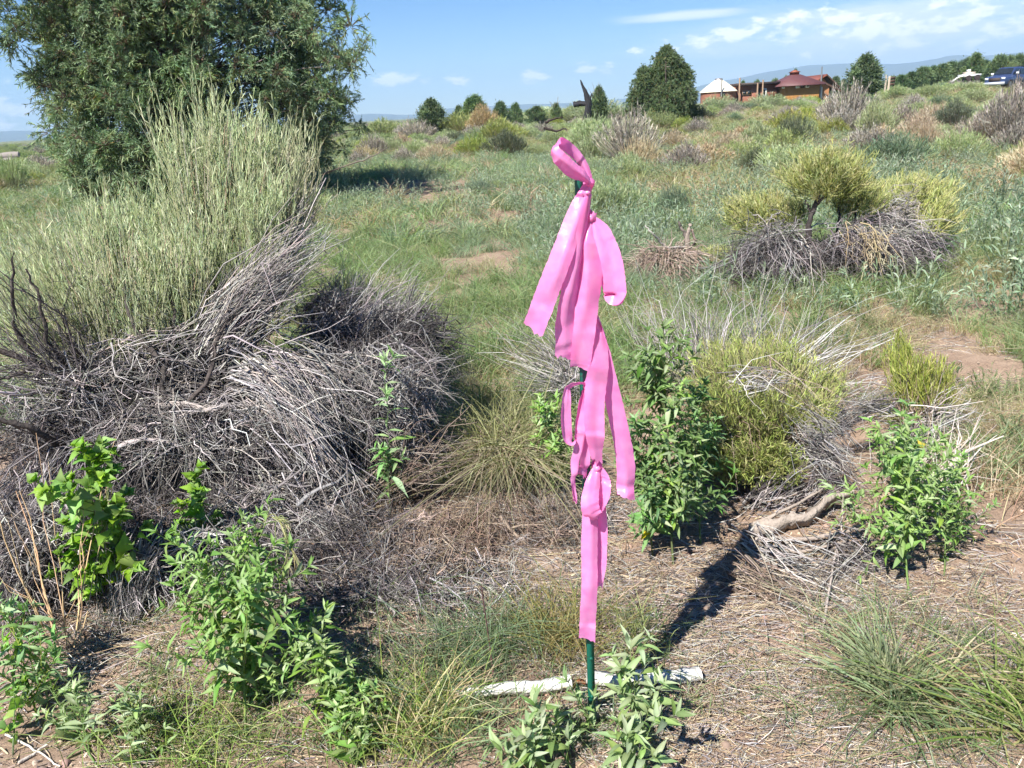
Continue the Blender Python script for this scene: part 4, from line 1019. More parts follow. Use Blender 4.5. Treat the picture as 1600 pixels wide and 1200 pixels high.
# ---- instanced ground cover
LUSH = np.array([(.21, .30, .12), (.25, .33, .15), (.19, .275, .12), (.30, .355, .18)])
LUSHB = np.array([(.22, .30, .18), (.28, .35, .225), (.20, .275, .165)])
OLIVE = np.array([(.30, .33, .15), (.35, .36, .19), (.27, .31, .13)])
def tuft(seed, n, h, cols, w, spread=.9, bs=.05, dry=None, lean=.5, k=3):
    r = np.random.default_rng(seed); g = Geo(); grass_blades(g, r, A(0, 0, -.01), n, h, spread, cols, w, lean, k, basespread=bs, drycol=dry)
    me = g.mesh('tuft'); me.materials.append(M_GRASS); return me
def weed(seed, n, h, cols, w, L):
    r = np.random.default_rng(seed); g = Geo()
    for i in range(n):
        a = r.uniform(0, 6.28); rr = r.uniform(.2, .7) * h
        e = A(math.cos(a) * rr, math.sin(a) * rr, h * r.uniform(.6, 1.05)); s = e * A(.12, .12, 0); P = bez(s[None], (e * A(.7, .7, .45))[None], e[None], 5)
        g.blades(P, w * .4, A(.22, .24, .14), nrm(r.normal(0, 1, (1, 3))))
        m = 16; t = r.uniform(.25, 1, m) * 3.99; i0 = t.astype(int); s2 = P[0, i0] + (P[0, i0 + 1] - P[0, i0]) * (t - i0)[:, None]
        d = nrm(nrm(P[0, i0 + 1] - P[0, i0]) + r.normal(0, .75, (m, 3)) + A(0, 0, .1)); ll = L * r.uniform(.5, 1.2, (m, 1))
        g.blades(np.stack([s2, s2 + d * ll * .55 + A(0, 0, 1) * ll * .06, s2 + d * ll - A(0, 0, 1) * ll * .12], 1), w * r.uniform(.7, 1.3, (m, 1)) * A(.5, 1, .2)[None], np.repeat(rcol(r, cols, m, .2)[:, None], 3, 1), nrm(r.normal(0, 1, (m, 3))))
    me = g.mesh('weed'); me.materials.append(M_GRASS); return me
TEAL = np.array([(.24, .32, .21), (.29, .365, .255), (.21, .285, .185), (.34, .395, .295)])
near_t = [tuft(1000 + i, 60, .30, LUSH, .0021) for i in range(3)] + [tuft(1010 + i, 60, .28, LUSHB, .0021) for i in range(2)] + [tuft(1020 + i, 56, .26, OLIVE, .0019, dry=(.4, .33, .22)) for i in range(2)] + [tuft(1030 + i, 50, .24, STRAW, .0017) for i in range(2)]
far_t = [tuft(1100 + i, 46, .36, LUSH, .0046, bs=.09) for i in range(3)] + [tuft(1110 + i, 46, .34, LUSHB, .0046, bs=.09) for i in range(2)] + [tuft(1120 + i, 42, .36, OLIVE, .0044, bs=.09) for i in range(2)] + [tuft(1130 + i, 40, .38, STRAW, .0042, bs=.08) for i in range(2)]
weeds = [weed(1200 + i, 9, .34, TEAL, .0042, .055) for i in range(4)]
rg = np.random.default_rng(950)
_b = [(G(735, 440), .42, .35), (G(605, 445), .2, .2), (G(685, 468), .35, .15), (G(1515, 575), .28, .42), (G(1425, 390), .35, .35), (G(1480, 540), .18, .2), (G(770, 385), .3, .18), (G(1090, 345), .3, .5), (G(1260, 960), .6, .5), (G(1330, 395), .3, .4), (G(1380, 610), .2, .3)]
def bare(x, y):
    m = np.zeros(len(x), bool)
    for c, a, b in _b: m |= ((x - c[0]) / a) ** 2 + ((y - c[1]) / b) ** 2 < 1
    return m
def pn(x, y, s, f):   # smooth pseudo noise, about -1..1
    return (np.sin(x * f + s) * np.sin(y * f * 1.13 + s * 2.1) + .6 * np.sin(x * f * 2.3 + y * f * 1.1 + s * 3) + .4 * np.sin(x * f * 3.7 - y * f * 4.1 + s)) / 1.6
def spread_pts(n, d0, d1, power):
    u = rg.uniform(0, 1, n); d = (d0 ** power + u * (d1 ** power - d0 ** power)) ** (1 / power); a = rg.uniform(-.74, .76, n)
    return d * np.sin(a), d * np.cos(a), d
def cover(n, d0, d1, power, thr, noise_seed, f=.55):
    x, y, d = spread_pts(n, d0, d1, power)
    k = (~bare(x, y)) & (pn(x, y, noise_seed, f) > thr)
    return x[k], y[k], d[k]
# near grass
x, y, d = cover(6400, 3.6, 11, 1.6, -.6, 1.0, .9)
k = ~((x < -.45) & (y < 4.3)) & ~((x > .5) & (x < 1.9) & (y < 3.9)); x, y, d = x[k], y[k], d[k]
n = len(x); fx = x / np.maximum(y, .1)
dryness = 1.1 - (d - 3.6) / 4.5 + .5 * pn(x, y, 4.0, .8) + .3 * (fx > .25) - .2 * ((fx < .1) & (d > 7)) + .35 * pn(x, y, 11.0, 2.1)
idx = np.where(dryness > .85, rg.integers(5, 9, n), np.where(pn(x, y, 7.0, .5) > .15, rg.integers(3, 5, n), rg.integers(0, 3, n)))
idx = np.where(rg.uniform(0, 1, n) < .26, rg.integers(5, 9, n), idx)
s = rg.uniform(.35, 1.15, n) * np.where(dryness > .85, .85, 1.0)
scatter('meadow_grass', 'mixed green and straw grass covering the nearer ground behind the stake', 'grass', near_t, np.c_[x, y, terrain(x, y)], np.c_[s, s, s * rg.uniform(.8, 1.2, n)], np.c_[rg.normal(0, .12, (n, 2)), rg.uniform(0, 6.28, n)], idx)
x, y, d = cover(13000, 10, 58, 1.3, -.62, 2.0, .35); n = len(x)
lush = pn(x, y, 5.0, .22) - .02 * (d - 12) + 1.0 * ((x < 2.5)) - .1
lush = np.where((x / y < .13) & (d < 24), 1.0, lush)
idx = np.where(lush > .35, rg.integers(0, 5, n), np.where(rg.uniform(0, 1, n) < .55, rg.integers(5, 7, n), rg.integers(6, 9, n)))
idx = np.where((rg.uniform(0, 1, n) < .3) & (idx < 7), rg.integers(3, 5, n), idx)
idx = np.where(rg.uniform(0, 1, n) < .24, rg.integers(5, 9, n), idx)
s = rg.uniform(.5, 1.25, n) * np.clip(1 + (d - 20) * .008, .9, 1.35)
scatter('field_grass', 'lush green and straw grass between the far shrubs', 'grass', far_t, np.c_[x, y, terrain(x, y)], np.c_[s * 1.25, s * 1.25, s], np.c_[rg.normal(0, .1, (n, 2)), rg.uniform(0, 6.28, n)], idx)
# blue green weeds
x, y, d = cover(4200, 6.2, 34, 1.3, -.2, 9.0, .42)
k = (x / y > .02) | (d > 9) & (rg.uniform(0, 1, len(x)) < .5); k &= ~(((x - 3.1) / 1.2) ** 2 + ((y - 6.9) / 1.1) ** 2 < 1) & ~(((x - 1.6) / .55) ** 2 + ((y - 7.0) / .9) ** 2 < 1); x, y, d = x[k], y[k], d[k]; n = len(x)
s = rg.uniform(.7, 1.4, n) * np.where((x / y > .4) & (d > 7.5) & (d < 16), 1.35, 1.0)
scatter('blue_green_weeds', 'blue green leafy weeds in drifts across the right of the field', 'weeds', weeds, np.c_[x, y, terrain(x, y)], np.c_[s, s, s], np.c_[rg.normal(0, .1, (n, 2)), rg.uniform(0, 6.28, n)], rg.integers(0, 4, n))
# low green sprouts nearer
x, y, d = cover(900, 3.2, 8, 1.5, -.1, 3.0, 1.1); k = ~((x < -.4) & (y < 4.4)) & ~((x > .5) & (x < 1.9) & (y < 3.7)); x, y = x[k], y[k]; n = len(x); s = rg.uniform(.3, .7, n)
scatter('low_sprouts', 'small green weeds sprouting on dry ground behind the stake', 'weeds', [weed(1300 + i, 7, .34, np.array([(.14, .21, .08), (.18, .24, .10)]), .0036, .06) for i in range(3)], np.c_[x, y, terrain(x, y)], np.c_[s, s, s], np.c_[rg.normal(0, .1, (n, 2)), rg.uniform(0, 6.28, n)], rg.integers(0, 3, n))
# far brush that reads as one mass
x, y, d = spread_pts(4200, 44, 300, 1.2); k = ~((np.abs(x - 30) < 13) & (y > 78) & (y < 104)) & ~((np.abs(x / y - .66) < .07) & (y > 50) & (y < 76)); x, y = x[k], y[k]; n = len(x)
w = rg.uniform(.8, 1.6, n); fm = [BUSH['green'][0], BUSH['green'][1], BUSH['green'][2], BUSH['grey'][0], BUSH['yellow'][0], BUSH['teal'][0], BUSH['dark'][0]]
scatter('distant_brush', 'far rabbitbrush and sage merging into one band below the skyline', 'brush', fm, np.c_[x, y, terrain(x, y) - .03], np.c_[w, w, w * rg.uniform(.4, .62, n)], np.c_[np.zeros((n, 2)), rg.uniform(0, 6.28, n)], rg.choice(7, n, p=[.22, .2, .18, .14, .08, .1, .08]))

# ---- the shrub with a dark trunk and grey skirts at right
rg = np.random.default_rng(120)
b = G(1270, 425)
root = thing('rabbitbrush', 'round topped rabbitbrush on a dark bare trunk with drooping grey skirts, right middle distance', 'shrub', b)
YB = b[1]
for p, a, c in (([b - A(0, 0, .05), PX(1262, 370, YB), PX(1270, 330, YB), PX(1282, 300, YB)], .032, .014), ([PX(1268, 335, YB), PX(1262, 322, YB), PX(1258, 312, YB)], .012, .006), ([PX(1275, 318, YB), PX(1292, 305, YB), PX(1300, 290, YB + .05)], .014, .006),
                ([b + A(.25, .2, 0), PX(1310, 340, YB + .2), PX(1315, 300, YB + .2)], .016, .006), ([b + A(.35, .2, 0), PX(1335, 345, YB + .25), PX(1345, 310, YB + .25)], .014, .005)):
    part_w('branch', limb(p, a, c, (.055, .045, .042), rg, 8, 5, .12, .006), M_BARK, root)
g, gl = Geo(), Geo()
for c, rad, n, node in ((PX(1292, 270, YB + .1), (.37, .36, .23), 1000, PX(1285, 330, YB + .1)), (PX(1340, 305, YB + .25), (.22, .25, .18), 380, PX(1325, 375, YB + .2)), (PX(1185, 325, YB + .6), (.36, .3, .18), 560, PX(1210, 390, YB + .5)), (PX(1425, 295, YB + .8), (.42, .35, .17), 600, PX(1400, 370, YB + .5)),
                        (PX(1465, 335, YB + .5), (.18, .3, .22), 360, PX(1430, 390, YB + .3)), (PX(1385, 325, YB + .5), (.25, .25, .15), 360, PX(1360, 380, YB + .4)), (PX(1120, 400, YB + .5), (.2, .2, .1), 160, PX(1140, 430, YB + .4)), (PX(1235, 330, YB + .5), (.2, .2, .12), 240, PX(1245, 380, YB + .4))):
    green_stems(g, gl, rg, ellipsoid(rg, c, rad, n, .3), node, (.12, .45), 8, (.055, .0028), RABBITY * A(1.25, 1.2, 1.45), .0020, .5, .5, None, .1)
part_w('green_stems', g, M_SHRUB, root, 'stuff'); part_w('leaves', gl, M_SHRUB, root, 'stuff')
g = Geo()
for p0, p1, n, sp, dr, cl in (((1230, 385, YB), (1130, 440, YB - .5), 220, .19, .2, DARKGREY), ((1220, 390, YB - .1), (1200, 455, YB - .7), 200, .18, .18, DARKGREY), ((1230, 380, YB - .1), (1260, 450, YB - .7), 120, .16, .18, DARKGREY), ((1330, 385, YB), (1400, 440, YB - .6), 220, .2, .18, DARKGREY),
                          ((1340, 385, YB), (1330, 440, YB - .6), 180, .19, .16, DARKGREY), ((1370, 355, YB + .2), (1460, 400, YB - .2), 200, .16, .18, GREY), ((1390, 335, YB + .3), (1440, 315, YB + .2), 160, .14, .14, GREY), ((1310, 378, YB), (1380, 358, YB), 100, .15, .12, DARKGREY), ((1430, 380, YB), (1490, 410, YB - .2), 160, .13, .14, DARKGREY),
                          ((1225, 370, YB - .2), (1170, 388, YB - .3), 120, .16, .13, GREY), ((1350, 372, YB - .3), (1370, 420, YB - .7), 90, .1, .15, STRAW)):
    fan(g, rg, PX(*p0), PX(*p1), n, sp, dr, .0026, cl, 5, .012, .09, .45, 2)
for c, rad, n in ((PX(1200, 412, YB - .1), (.40, .34, .17), 520), (PX(1350, 405, YB - .1), (.48, .34, .17), 600), (PX(1290, 400, YB - .05), (.3, .3, .16), 320)):
    tangle(g, rg, c, rad, n, (.15, .4), DARKER, .0026, (0, 0, .1), .6, .1, 2)
part_w('dead_twigs', g, M_TWIG, root, 'stuff')
# dead stump with its pile of broken twigs
rg = np.random.default_rng(121); b = G(1050, 432); YS = b[1]
root = thing('dead_stump', 'dead brown shrub stump with snapped branches over a heap of its own twigs', 'stump', b)
for p, a, c, cl in (([b + A(.1, 0, -.03), PX(1074, 400, YS), PX(1073, 370, YS), PX(1080, 350, YS)], .035, .014, (.25, .20, .17)), ([PX(1073, 375, YS), PX(1064, 355, YS), PX(1060, 346, YS)], .016, .008, (.2, .16, .14)), ([PX(1073, 385, YS), PX(1040, 385, YS - .1), PX(1020, 365, YS - .2), PX(1008, 352, YS - .2)], .012, .006, (.42, .38, .34)),
                    ([PX(1072, 400, YS), PX(1085, 380, YS), PX(1082, 358, YS)], .018, .008, (.22, .17, .15))):
    part_w('branch', limb(p, a, c, cl, rg, 8, 5, .14, .005), M_BARK, root)
g = Geo()
for c, rad, n in ((PX(1040, 410, YS - .05), (.28, .25, .15), 1200), (PX(1020, 430, YS - .1), (.2, .2, .1), 400)):
    s = ellipsoid(rg, c, rad, n); d = nrm(nrm(s - c) * A(1, 1, .5) + rg.normal(0, .5, (n, 3)) - A(0, 0, .3)); L = rg.uniform(.08, .26, (n, 1))
    P = jitter_path(bez(s, s + d * L * .5 + A(0, 0, .02), s + d * L - A(0, 0, .05), 4), rg, .008); P[..., 2] = np.maximum(P[..., 2], terrain(P[..., 0], P[..., 1]) + .005)
    g.tubes(P, .0030 * rg.uniform(.6, 1.5, (n, 1)) * np.linspace(1.2, .6, 4)[None], np.repeat(rcol(rg, BROWNTWIG, n)[:, None], 4, 1))
part_w('dead_twigs', g, M_TWIG, root, 'stuff')
# dark fallen branches near the skyline and a stick beside the juniper
for i, (lab, pts, r0) in enumerate((('dark curved fallen branch lying over brush below the skyline', [(852, 192), (866, 186), (880, 183)], .05), ('dark forked dead branch in grey twigs below the other fallen branch', [(850, 200), (868, 205), (880, 201), (886, 203)], .05))):
    Y = 34.0 - 6 * i; P = [PX(x, y, Y) for x, y in pts]; r_ = thing('fallen_branch', lab, 'branch', P[0])
    part_w('wood', limb(P, r0, r0 * .4, (.06, .045, .04), np.random.default_rng(30 + i), 8, 5, .12, .01), M_BARK, r_)
    q = P[-1]; 0 and part_w('prop', limb([A(q[0], q[1], T(q[0], q[1]) - .05), q], r0 * .6, r0 * .4, (.06, .045, .04), np.random.default_rng(40 + i), 8, 5, .12, .01), M_BARK, r_)
P = [PX(505, 272, 16.2), PX(560, 252, 15.5), PX(590, 240, 15.6), PX(611, 228, 15.6)]
r_ = thing('dead_stick', 'bare thin dead branch poking out right of the big juniper', 'branch', P[0]); part_w('wood', limb(P, .016, .005, (.2, .16, .13), np.random.default_rng(50), 6, 4, .1, .01), M_BARK, r_)

# ================================================================== NEAR: shrubs, weeds, grass clumps, stake and ribbons

# ---- green steel stake
SB = G(925, 1128); SY = SB[1]
ST = PX(916, 243, SY)
def stake():
    root = thing('metal_stake', 'thin green painted steel stake standing upright, wrapped with pink tape', 'stake', (SB[0], SB[1], SB[2]))
    root.rotation_euler = (0, 0, R(24))
    Ht = ST[2] - SB[2]
    m, nt, out = newmat('green_stake_paint')
    tcn = mk(nt, 'ShaderNodeTexCoord'); n = mk(nt, 'ShaderNodeTexNoise'); n.inputs['Scale'].default_value = 55; n.inputs['Detail'].default_value = 6
    nt.links.new(tcn.outputs['Object'], n.inputs['Vector'])
    r = mk(nt, 'ShaderNodeValToRGB'); e = r.color_ramp.elements
    e[0].position = .30; e[0].color = (.05, .035, .02, 1); e[1].position = .40; e[1].color = (.006, .105, .07, 1)
    nt.links.new(n.outputs['Fac'], r.inputs[0])
    p = mk(nt, 'ShaderNodeBsdfPrincipled'); p.inputs['Roughness'].default_value = .38
    nt.links.new(r.outputs[0], p.inputs['Base Color']); nt.links.new(p.outputs[0], out.inputs[0])
    w, t = .0105, .0026
    def prism(sec, z0, z1):
        g = Geo(); g.loft([[(x, y, z0) for x, y in sec], [(x, y, z1) for x, y in sec]], A(.01, .1, .07)); return g
    obj('flange', prism([(-w, -t), (w, -t), (w, 0), (-w, 0)], -.25, Ht), m, root)
    obj('web', prism([(-.0016, .0004), (.0016, .0004), (.0024, .017), (-.0024, .017)], -.25, Ht - .002), m, root)
    for i in range(11):
        z = .09 + i * .125
        g = Geo(); s = .0042
        g.loft([[(-s, -t - .0004, z - s), (s, -t - .0004, z - s), (s, -t - .0004, z + s), (-s, -t - .0004, z + s)],
                [(-s * .6, -t - .005, z - s * .3), (s * .6, -t - .005, z - s * .3), (s * .6, -t - .005, z + s), (-s * .6, -t - .005, z + s)]], A(.01, .1, .07))
        obj('stud', g, m, root)
stake()

# ---- pink flagging tape
def ribbon_mat():
    m, nt, out = newmat('pink_flagging_tape')
    tcn = mk(nt, 'ShaderNodeTexCoord'); n = mk(nt, 'ShaderNodeTexNoise'); n.inputs['Scale'].default_value = 38; n.inputs['Detail'].default_value = 5
    nt.links.new(tcn.outputs['Object'], n.inputs['Vector'])
    r = mk(nt, 'ShaderNodeValToRGB'); e = r.color_ramp.elements
    e[0].position = .3; e[0].color = (.95, .28, .63, 1); e[1].position = .75; e[1].color = (.98, .42, .74, 1)
    nt.links.new(n.outputs['Fac'], r.inputs[0])
    p = mk(nt, 'ShaderNodeBsdfPrincipled'); p.inputs['Roughness'].default_value = .3; p.inputs['Specular IOR Level'].default_value = .55
    t = mk(nt, 'ShaderNodeBsdfTranslucent'); t.inputs['Color'].default_value = (.98, .18, .53, 1)
    mx = mk(nt, 'ShaderNodeMixShader'); mx.inputs[0].default_value = .45
    b = mk(nt, 'ShaderNodeBump'); b.inputs['Strength'].default_value = .25; b.inputs['Distance'].default_value = .004
    nt.links.new(n.outputs['Fac'], b.inputs['Height']); nt.links.new(b.outputs[0], p.inputs['Normal'])
    nt.links.new(r.outputs[0], p.inputs['Base Color'])
    nt.links.new(p.outputs[0], mx.inputs[1]); nt.links.new(t.outputs[0], mx.inputs[2]); nt.links.new(mx.outputs[0], out.inputs[0])
    return m
M_TAPE = ribbon_mat()
TW = .0255                                   # half width of the tape
def strip(pts, seed, cut=True):
    """pts: (px, py, depth offset, half-width factor, turn in degrees about its own length)"""
    rg = np.random.default_rng(seed)
    ctr = np.array([PX(a, b, SY + d) for a, b, d, w, t in pts]); ws = np.array([p[3] for p in pts]); tw = np.array([R(p[4]) for p in pts])
    q = np.concatenate([[2 * ctr[0] - ctr[1]], ctr, [2 * ctr[-1] - ctr[-2]]])
    P, W, Tt = [], [], []
    for i in range(len(ctr) - 1):
        p0, p1, p2, p3 = q[i:i + 4]
        for t in np.linspace(0, 1, 14, endpoint=False):
            P.append(.5 * ((2 * p1) + (-p0 + p2) * t + (2 * p0 - 5 * p1 + 4 * p2 - p3) * t * t + (-p0 + 3 * p1 - 3 * p2 + p3) * t ** 3))
            W.append(ws[i] + (ws[i + 1] - ws[i]) * t); Tt.append(tw[i] + (tw[i + 1] - tw[i]) * (t * t * (3 - 2 * t)))
    P.append(ctr[-1]); W.append(ws[-1]); Tt.append(tw[-1])
    P = np.array(P); W = np.array(W) * TW; Tt = np.array(Tt); k = len(P)
    Tn = nrm(np.gradient(P, axis=0))
    view = nrm(P - A(0, 0, CAMH))
    S = nrm(np.cross(Tn, view)); N = np.cross(S, Tn)
    S2 = S * np.cos(Tt)[:, None] + N * np.sin(Tt)[:, None]; N2 = np.cross(S2, Tn)
    m = 9; u = np.linspace(-1, 1, m)
    ph = rg.uniform(0, 6.28, 4); s = np.linspace(0, 1, k)
    cup = .10 * np.sin(s * 5 + ph[0])[:, None] * (u ** 2)[None] + .035 * np.sin(s * 17 + ph[1])[:, None] * np.sin(u * 3 + ph[2])[None] + .05 * np.sin(u * 6 + ph[3])[None] * np.clip(1.2 - 3 * s, 0, 1)[:, None]
    fo = .38 * np.sin(s * 4.1 + ph[1]) + .15
    kx = np.sort(rg.uniform(0, 1, 9)); kv = rg.normal(0, .12, 9); slant = rg.uniform(-.5, .5)
    sk = s[:, None] + slant * .06 * u[None]
    cup = cup + np.interp(sk, kx, kv)
    f2 = np.sort(rg.uniform(0, 1, 6)); fv = rg.uniform(-.2, .2, 6)
    cup = cup + np.interp(s, f2, fv)[:, None] * np.abs(u[None] + .4 * math.sin(ph[3]))
    cup = cup + fo[:, None] * (np.abs(u - .25 * math.sin(ph[2])) - .5)[None]
    edge = 1 + .02 * rg.normal(0, 1, (k, 1))
    V = P[:, None] + S2[:, None] * (u[None] * W[:, None] * edge)[..., None] + N2[:, None] * (cup * TW)[..., None]
    if cut:
        V[-1] += Tn[-1] * (TW * (.35 * u + .12 * rg.normal(0, 1, m)))[:, None]
    top = V + N2[:, None] * .00012; bot = V - N2[:, None] * .00012
    g = Geo(); idx = np.arange(k * m).reshape(k, m)
    f = np.stack([idx[:-1, :-1], idx[:-1, 1:], idx[1:, 1:], idx[1:, :-1]], -1).reshape(-1, 4)
    g.add(V, f, A(.9, .12, .45))
    return g
def knot(px, py, rx, rz, seed, d=-.012):
    """a crumpled knot wrapped round the stake"""
    rg = np.random.default_rng(seed); c = PX(px, py, SY + d); g = Geo(); m = 14
    rings = []
    for i, ph in enumerate(np.linspace(.05, math.pi - .05, 9)):
        z = math.cos(ph) * rz; rr = math.sin(ph)
        rings.append([(c[0] + math.cos(a) * rx * rr * (1 + .16 * math.sin(a * 4 + i * 1.3) + .06 * rg.normal()), c[1] + .006 + math.sin(a) * .021 * rr * (1 + .12 * math.sin(a * 5 + i)),
                       c[2] + z + .003 * rg.normal()) for a in np.arange(m) * 2 * math.pi / m])
    g.loft(rings, A(.9, .12, .45)); return g
def tape(label, parts, seed):
    root = thing('flagging_ribbon', label, 'ribbon', (SB[0], SB[1], SB[2]), 0, 'pink ribbons tied on the stake')
    for i, (nm, spec) in enumerate(parts):
        g = knot(*spec, seed + i) if nm == 'knot' else strip(spec, seed + i, nm == 'tail')
        part_w(nm, g, M_TAPE, root, smooth=(nm == 'knot'))
tape('pink plastic ribbon knotted at the top of the green stake and a raised loop', [
    ('loop', [(920, 286, -.03, .3, 10), (908, 276, -.045, .58, 4), (892, 264, -.055, .64, 0), (877, 250, -.06, .62, 8), (866, 237, -.055, .60, 40), (866, 228, -.045, .60, 78), (875, 224, -.03, .58, 130),
              (889, 232, -.018, .48, 166), (903, 246, -.012, .42, 172), (914, 265, -.012, .38, 175), (921, 284, -.016, .3, 176)]),
    ('knot', (920, 287, .013, .011)),
    ('tail', [(917, 290, -.022, .35, 10), (908, 318, -.035, .7, 12), (893, 360, -.05, .88, 10), (873, 410, -.065, .95, -4), (855, 458, -.07, .98, 6), (833, 515, -.07, .98, -3)]),
    ('tail', [(922, 290, -.02, .3, 60), (917, 330, -.03, .65, 55), (906, 390, -.04, .9, 48), (893, 450, -.045, .97, 30), (886, 505, -.045, 1, 22), (884, 560, -.04, 1, 14)]),
    ('loop', [(909, 395, .03, .6, 20), (893, 420, .035, .7, 10), (876, 441, .035, .5, 40), (872, 447, .03, .4, 90), (884, 455, .02, .45, 140), (900, 462, .012, .5, 160)])], 10)
tape('pink plastic ribbon tied just below the topmost knot with a drooping loop on its right', [
    ('knot', (924, 340, .012, .012)),
    ('tail', [(921, 344, -.02, .35, -20), (919, 385, -.035, .8, -15), (921, 430, -.045, 1.0, -8), (916, 490, -.045, 1.0, 4), (909, 545, -.04, .95, 8), (905, 574, -.036, .9, 14)]),
    ('loop', [(927, 341, -.018, .3, 10), (940, 362, -.03, .75, 8), (953, 398, -.045, .92, 4), (959, 430, -.05, .95, 0), (961, 455, -.050, .98, -4), (961, 460, -.044, .98, -90), (960, 455, -.034, .95, -172),
              (949, 420, -.02, .8, -174), (938, 380, .005, .6, -176), (928, 344, .0, .3, -178)]),
    ('tail', [(926, 342, -.014, .25, 40), (926, 370, -.02, .3, 60), (924, 420, -.022, .35, 70), (919, 500, -.02, .4, 60), (915, 575, -.018, .4, 40)])], 30)
tape('pink plastic ribbon tied at mid height of the stake with two long tails hanging right', [
    ('knot', (926, 486, .010, .012)),
    ('tail', [(927, 486, -.02, .35, 20), (934, 520, -.03, .8, 25), (935, 570, -.04, .95, 10), (929, 630, -.045, .95, 4), (930, 680, -.045, .9, 4), (935, 722, -.04, .5, 20)]),
    ('tail', [(929, 487, -.014, .3, -40), (939, 530, -.015, .7, -35), (954, 600, -.015, .82, -24), (968, 670, -.012, .86, -16), (977, 725, -.01, .88, -6), (978, 777, -.01, .86, 10)])], 50)
tape('pink plastic ribbon with an open square loop hanging left of the stake near its middle', [
    ('knot', (918, 604, .010, .011)),
    ('loop', [(918, 602, -.018, .3, 60), (904, 599, -.025, .34, 70), (889, 603, -.035, .36, 60), (884, 625, -.045, .48, 40), (883, 655, -.05, .55, 34), (886, 681, -.05, .5, 30), (893, 693, -.045, .35, 60),
              (901, 684, -.03, .45, 120), (905, 655, -.02, .55, 135), (909, 625, -.015, .5, 140), (916, 606, -.012, .3, 150)]),
    ('tail', [(917, 610, -.02, .3, 50), (913, 660, -.03, .45, 50), (905, 710, -.035, .45, 45), (898, 750, -.035, .32, 55), (897, 782, -.035, .22, 60)]),
    ('tail', [(919, 612, -.015, .3, 30), (917, 670, -.02, .5, 35), (912, 720, -.025, .55, 25), (910, 744, -.025, .5, 20)])], 70)
tape('pink plastic ribbon in the lowest knot with one long tail reaching down the stake', [
    ('knot', (933, 730, .014, .012)),
    ('loop', [(932, 731, -.022, .35, 10), (928, 752, -.04, .7, 14), (922, 782, -.055, .85, 8), (924, 800, -.058, .85, -10), (932, 808, -.05, .8, -70), (940, 796, -.035, .7, -140), (946, 770, -.028, .65, -160), (944, 748, -.022, .55, -170), (937, 732, -.018, .3, -175)]),
    ('tail', [(931, 735, -.012, .3, 5), (924, 790, -.02, .75, 6), (921, 850, -.03, .80, 2), (921, 910, -.035, .80, -3), (919, 960, -.035, .82, 3), (917, 1000, -.033, .84, 8)]),
    ('tail', [(936, 735, -.01, .3, -30), (939, 790, -.012, .6, -40), (939, 840, -.014, .62, -40), (938, 880, -.014, .6, -35), (934, 912, -.014, .5, -20)])], 90)

# ---- white weathered stick lying across, broken at the stake
def white_stick(label, a, b, r0, r1, seed):
    rg = np.random.default_rng(seed)
    a = np.asarray(a); b = np.asarray(b); n = 5
    pts = a + np.linspace(0, 1, n)[:, None] * (b - a) + np.c_[np.zeros(n), rg.normal(0, .003, n), rg.normal(0, .0025, n)]
    root = thing('white_stick', label, 'stick', a)
    g = limb(pts, r0, r1, (.62, .60, .56), rg, 14, 6, .08)
    part_w('wood', g, M_WHITE, root, smooth=False)
M_WHITE = twig_mat('bleached_wood', .8, .005, .03, .05, .8, 28)
q0, q1 = G(708, 1092), G(893, 1082)
white_stick('bleached white stick half hidden in grass, left piece of the broken pair', q0 + A(0, 0, .018), q1 + A(0, 0, .034), .016, .019, 2)
q2, q3 = G(918, 1079), G(1094, 1066)
white_stick('bleached white stick with a split end, right piece of the broken pair', q2 + A(0, .012, .034), q3 + A(0, 0, .024), .020, .0195, 3)
ch = thing('bark_chip', 'small reddish brown bark chip between the two white sticks', 'bark', (q1 + q2) / 2 + A(0, .005, .018))
obj('chip', limb([(-.018, 0, 0), (0, .003, .012), (.016, 0, .004)], .010, .006, (.22, .09, .05), np.random.default_rng(4)), M_BARK, ch)

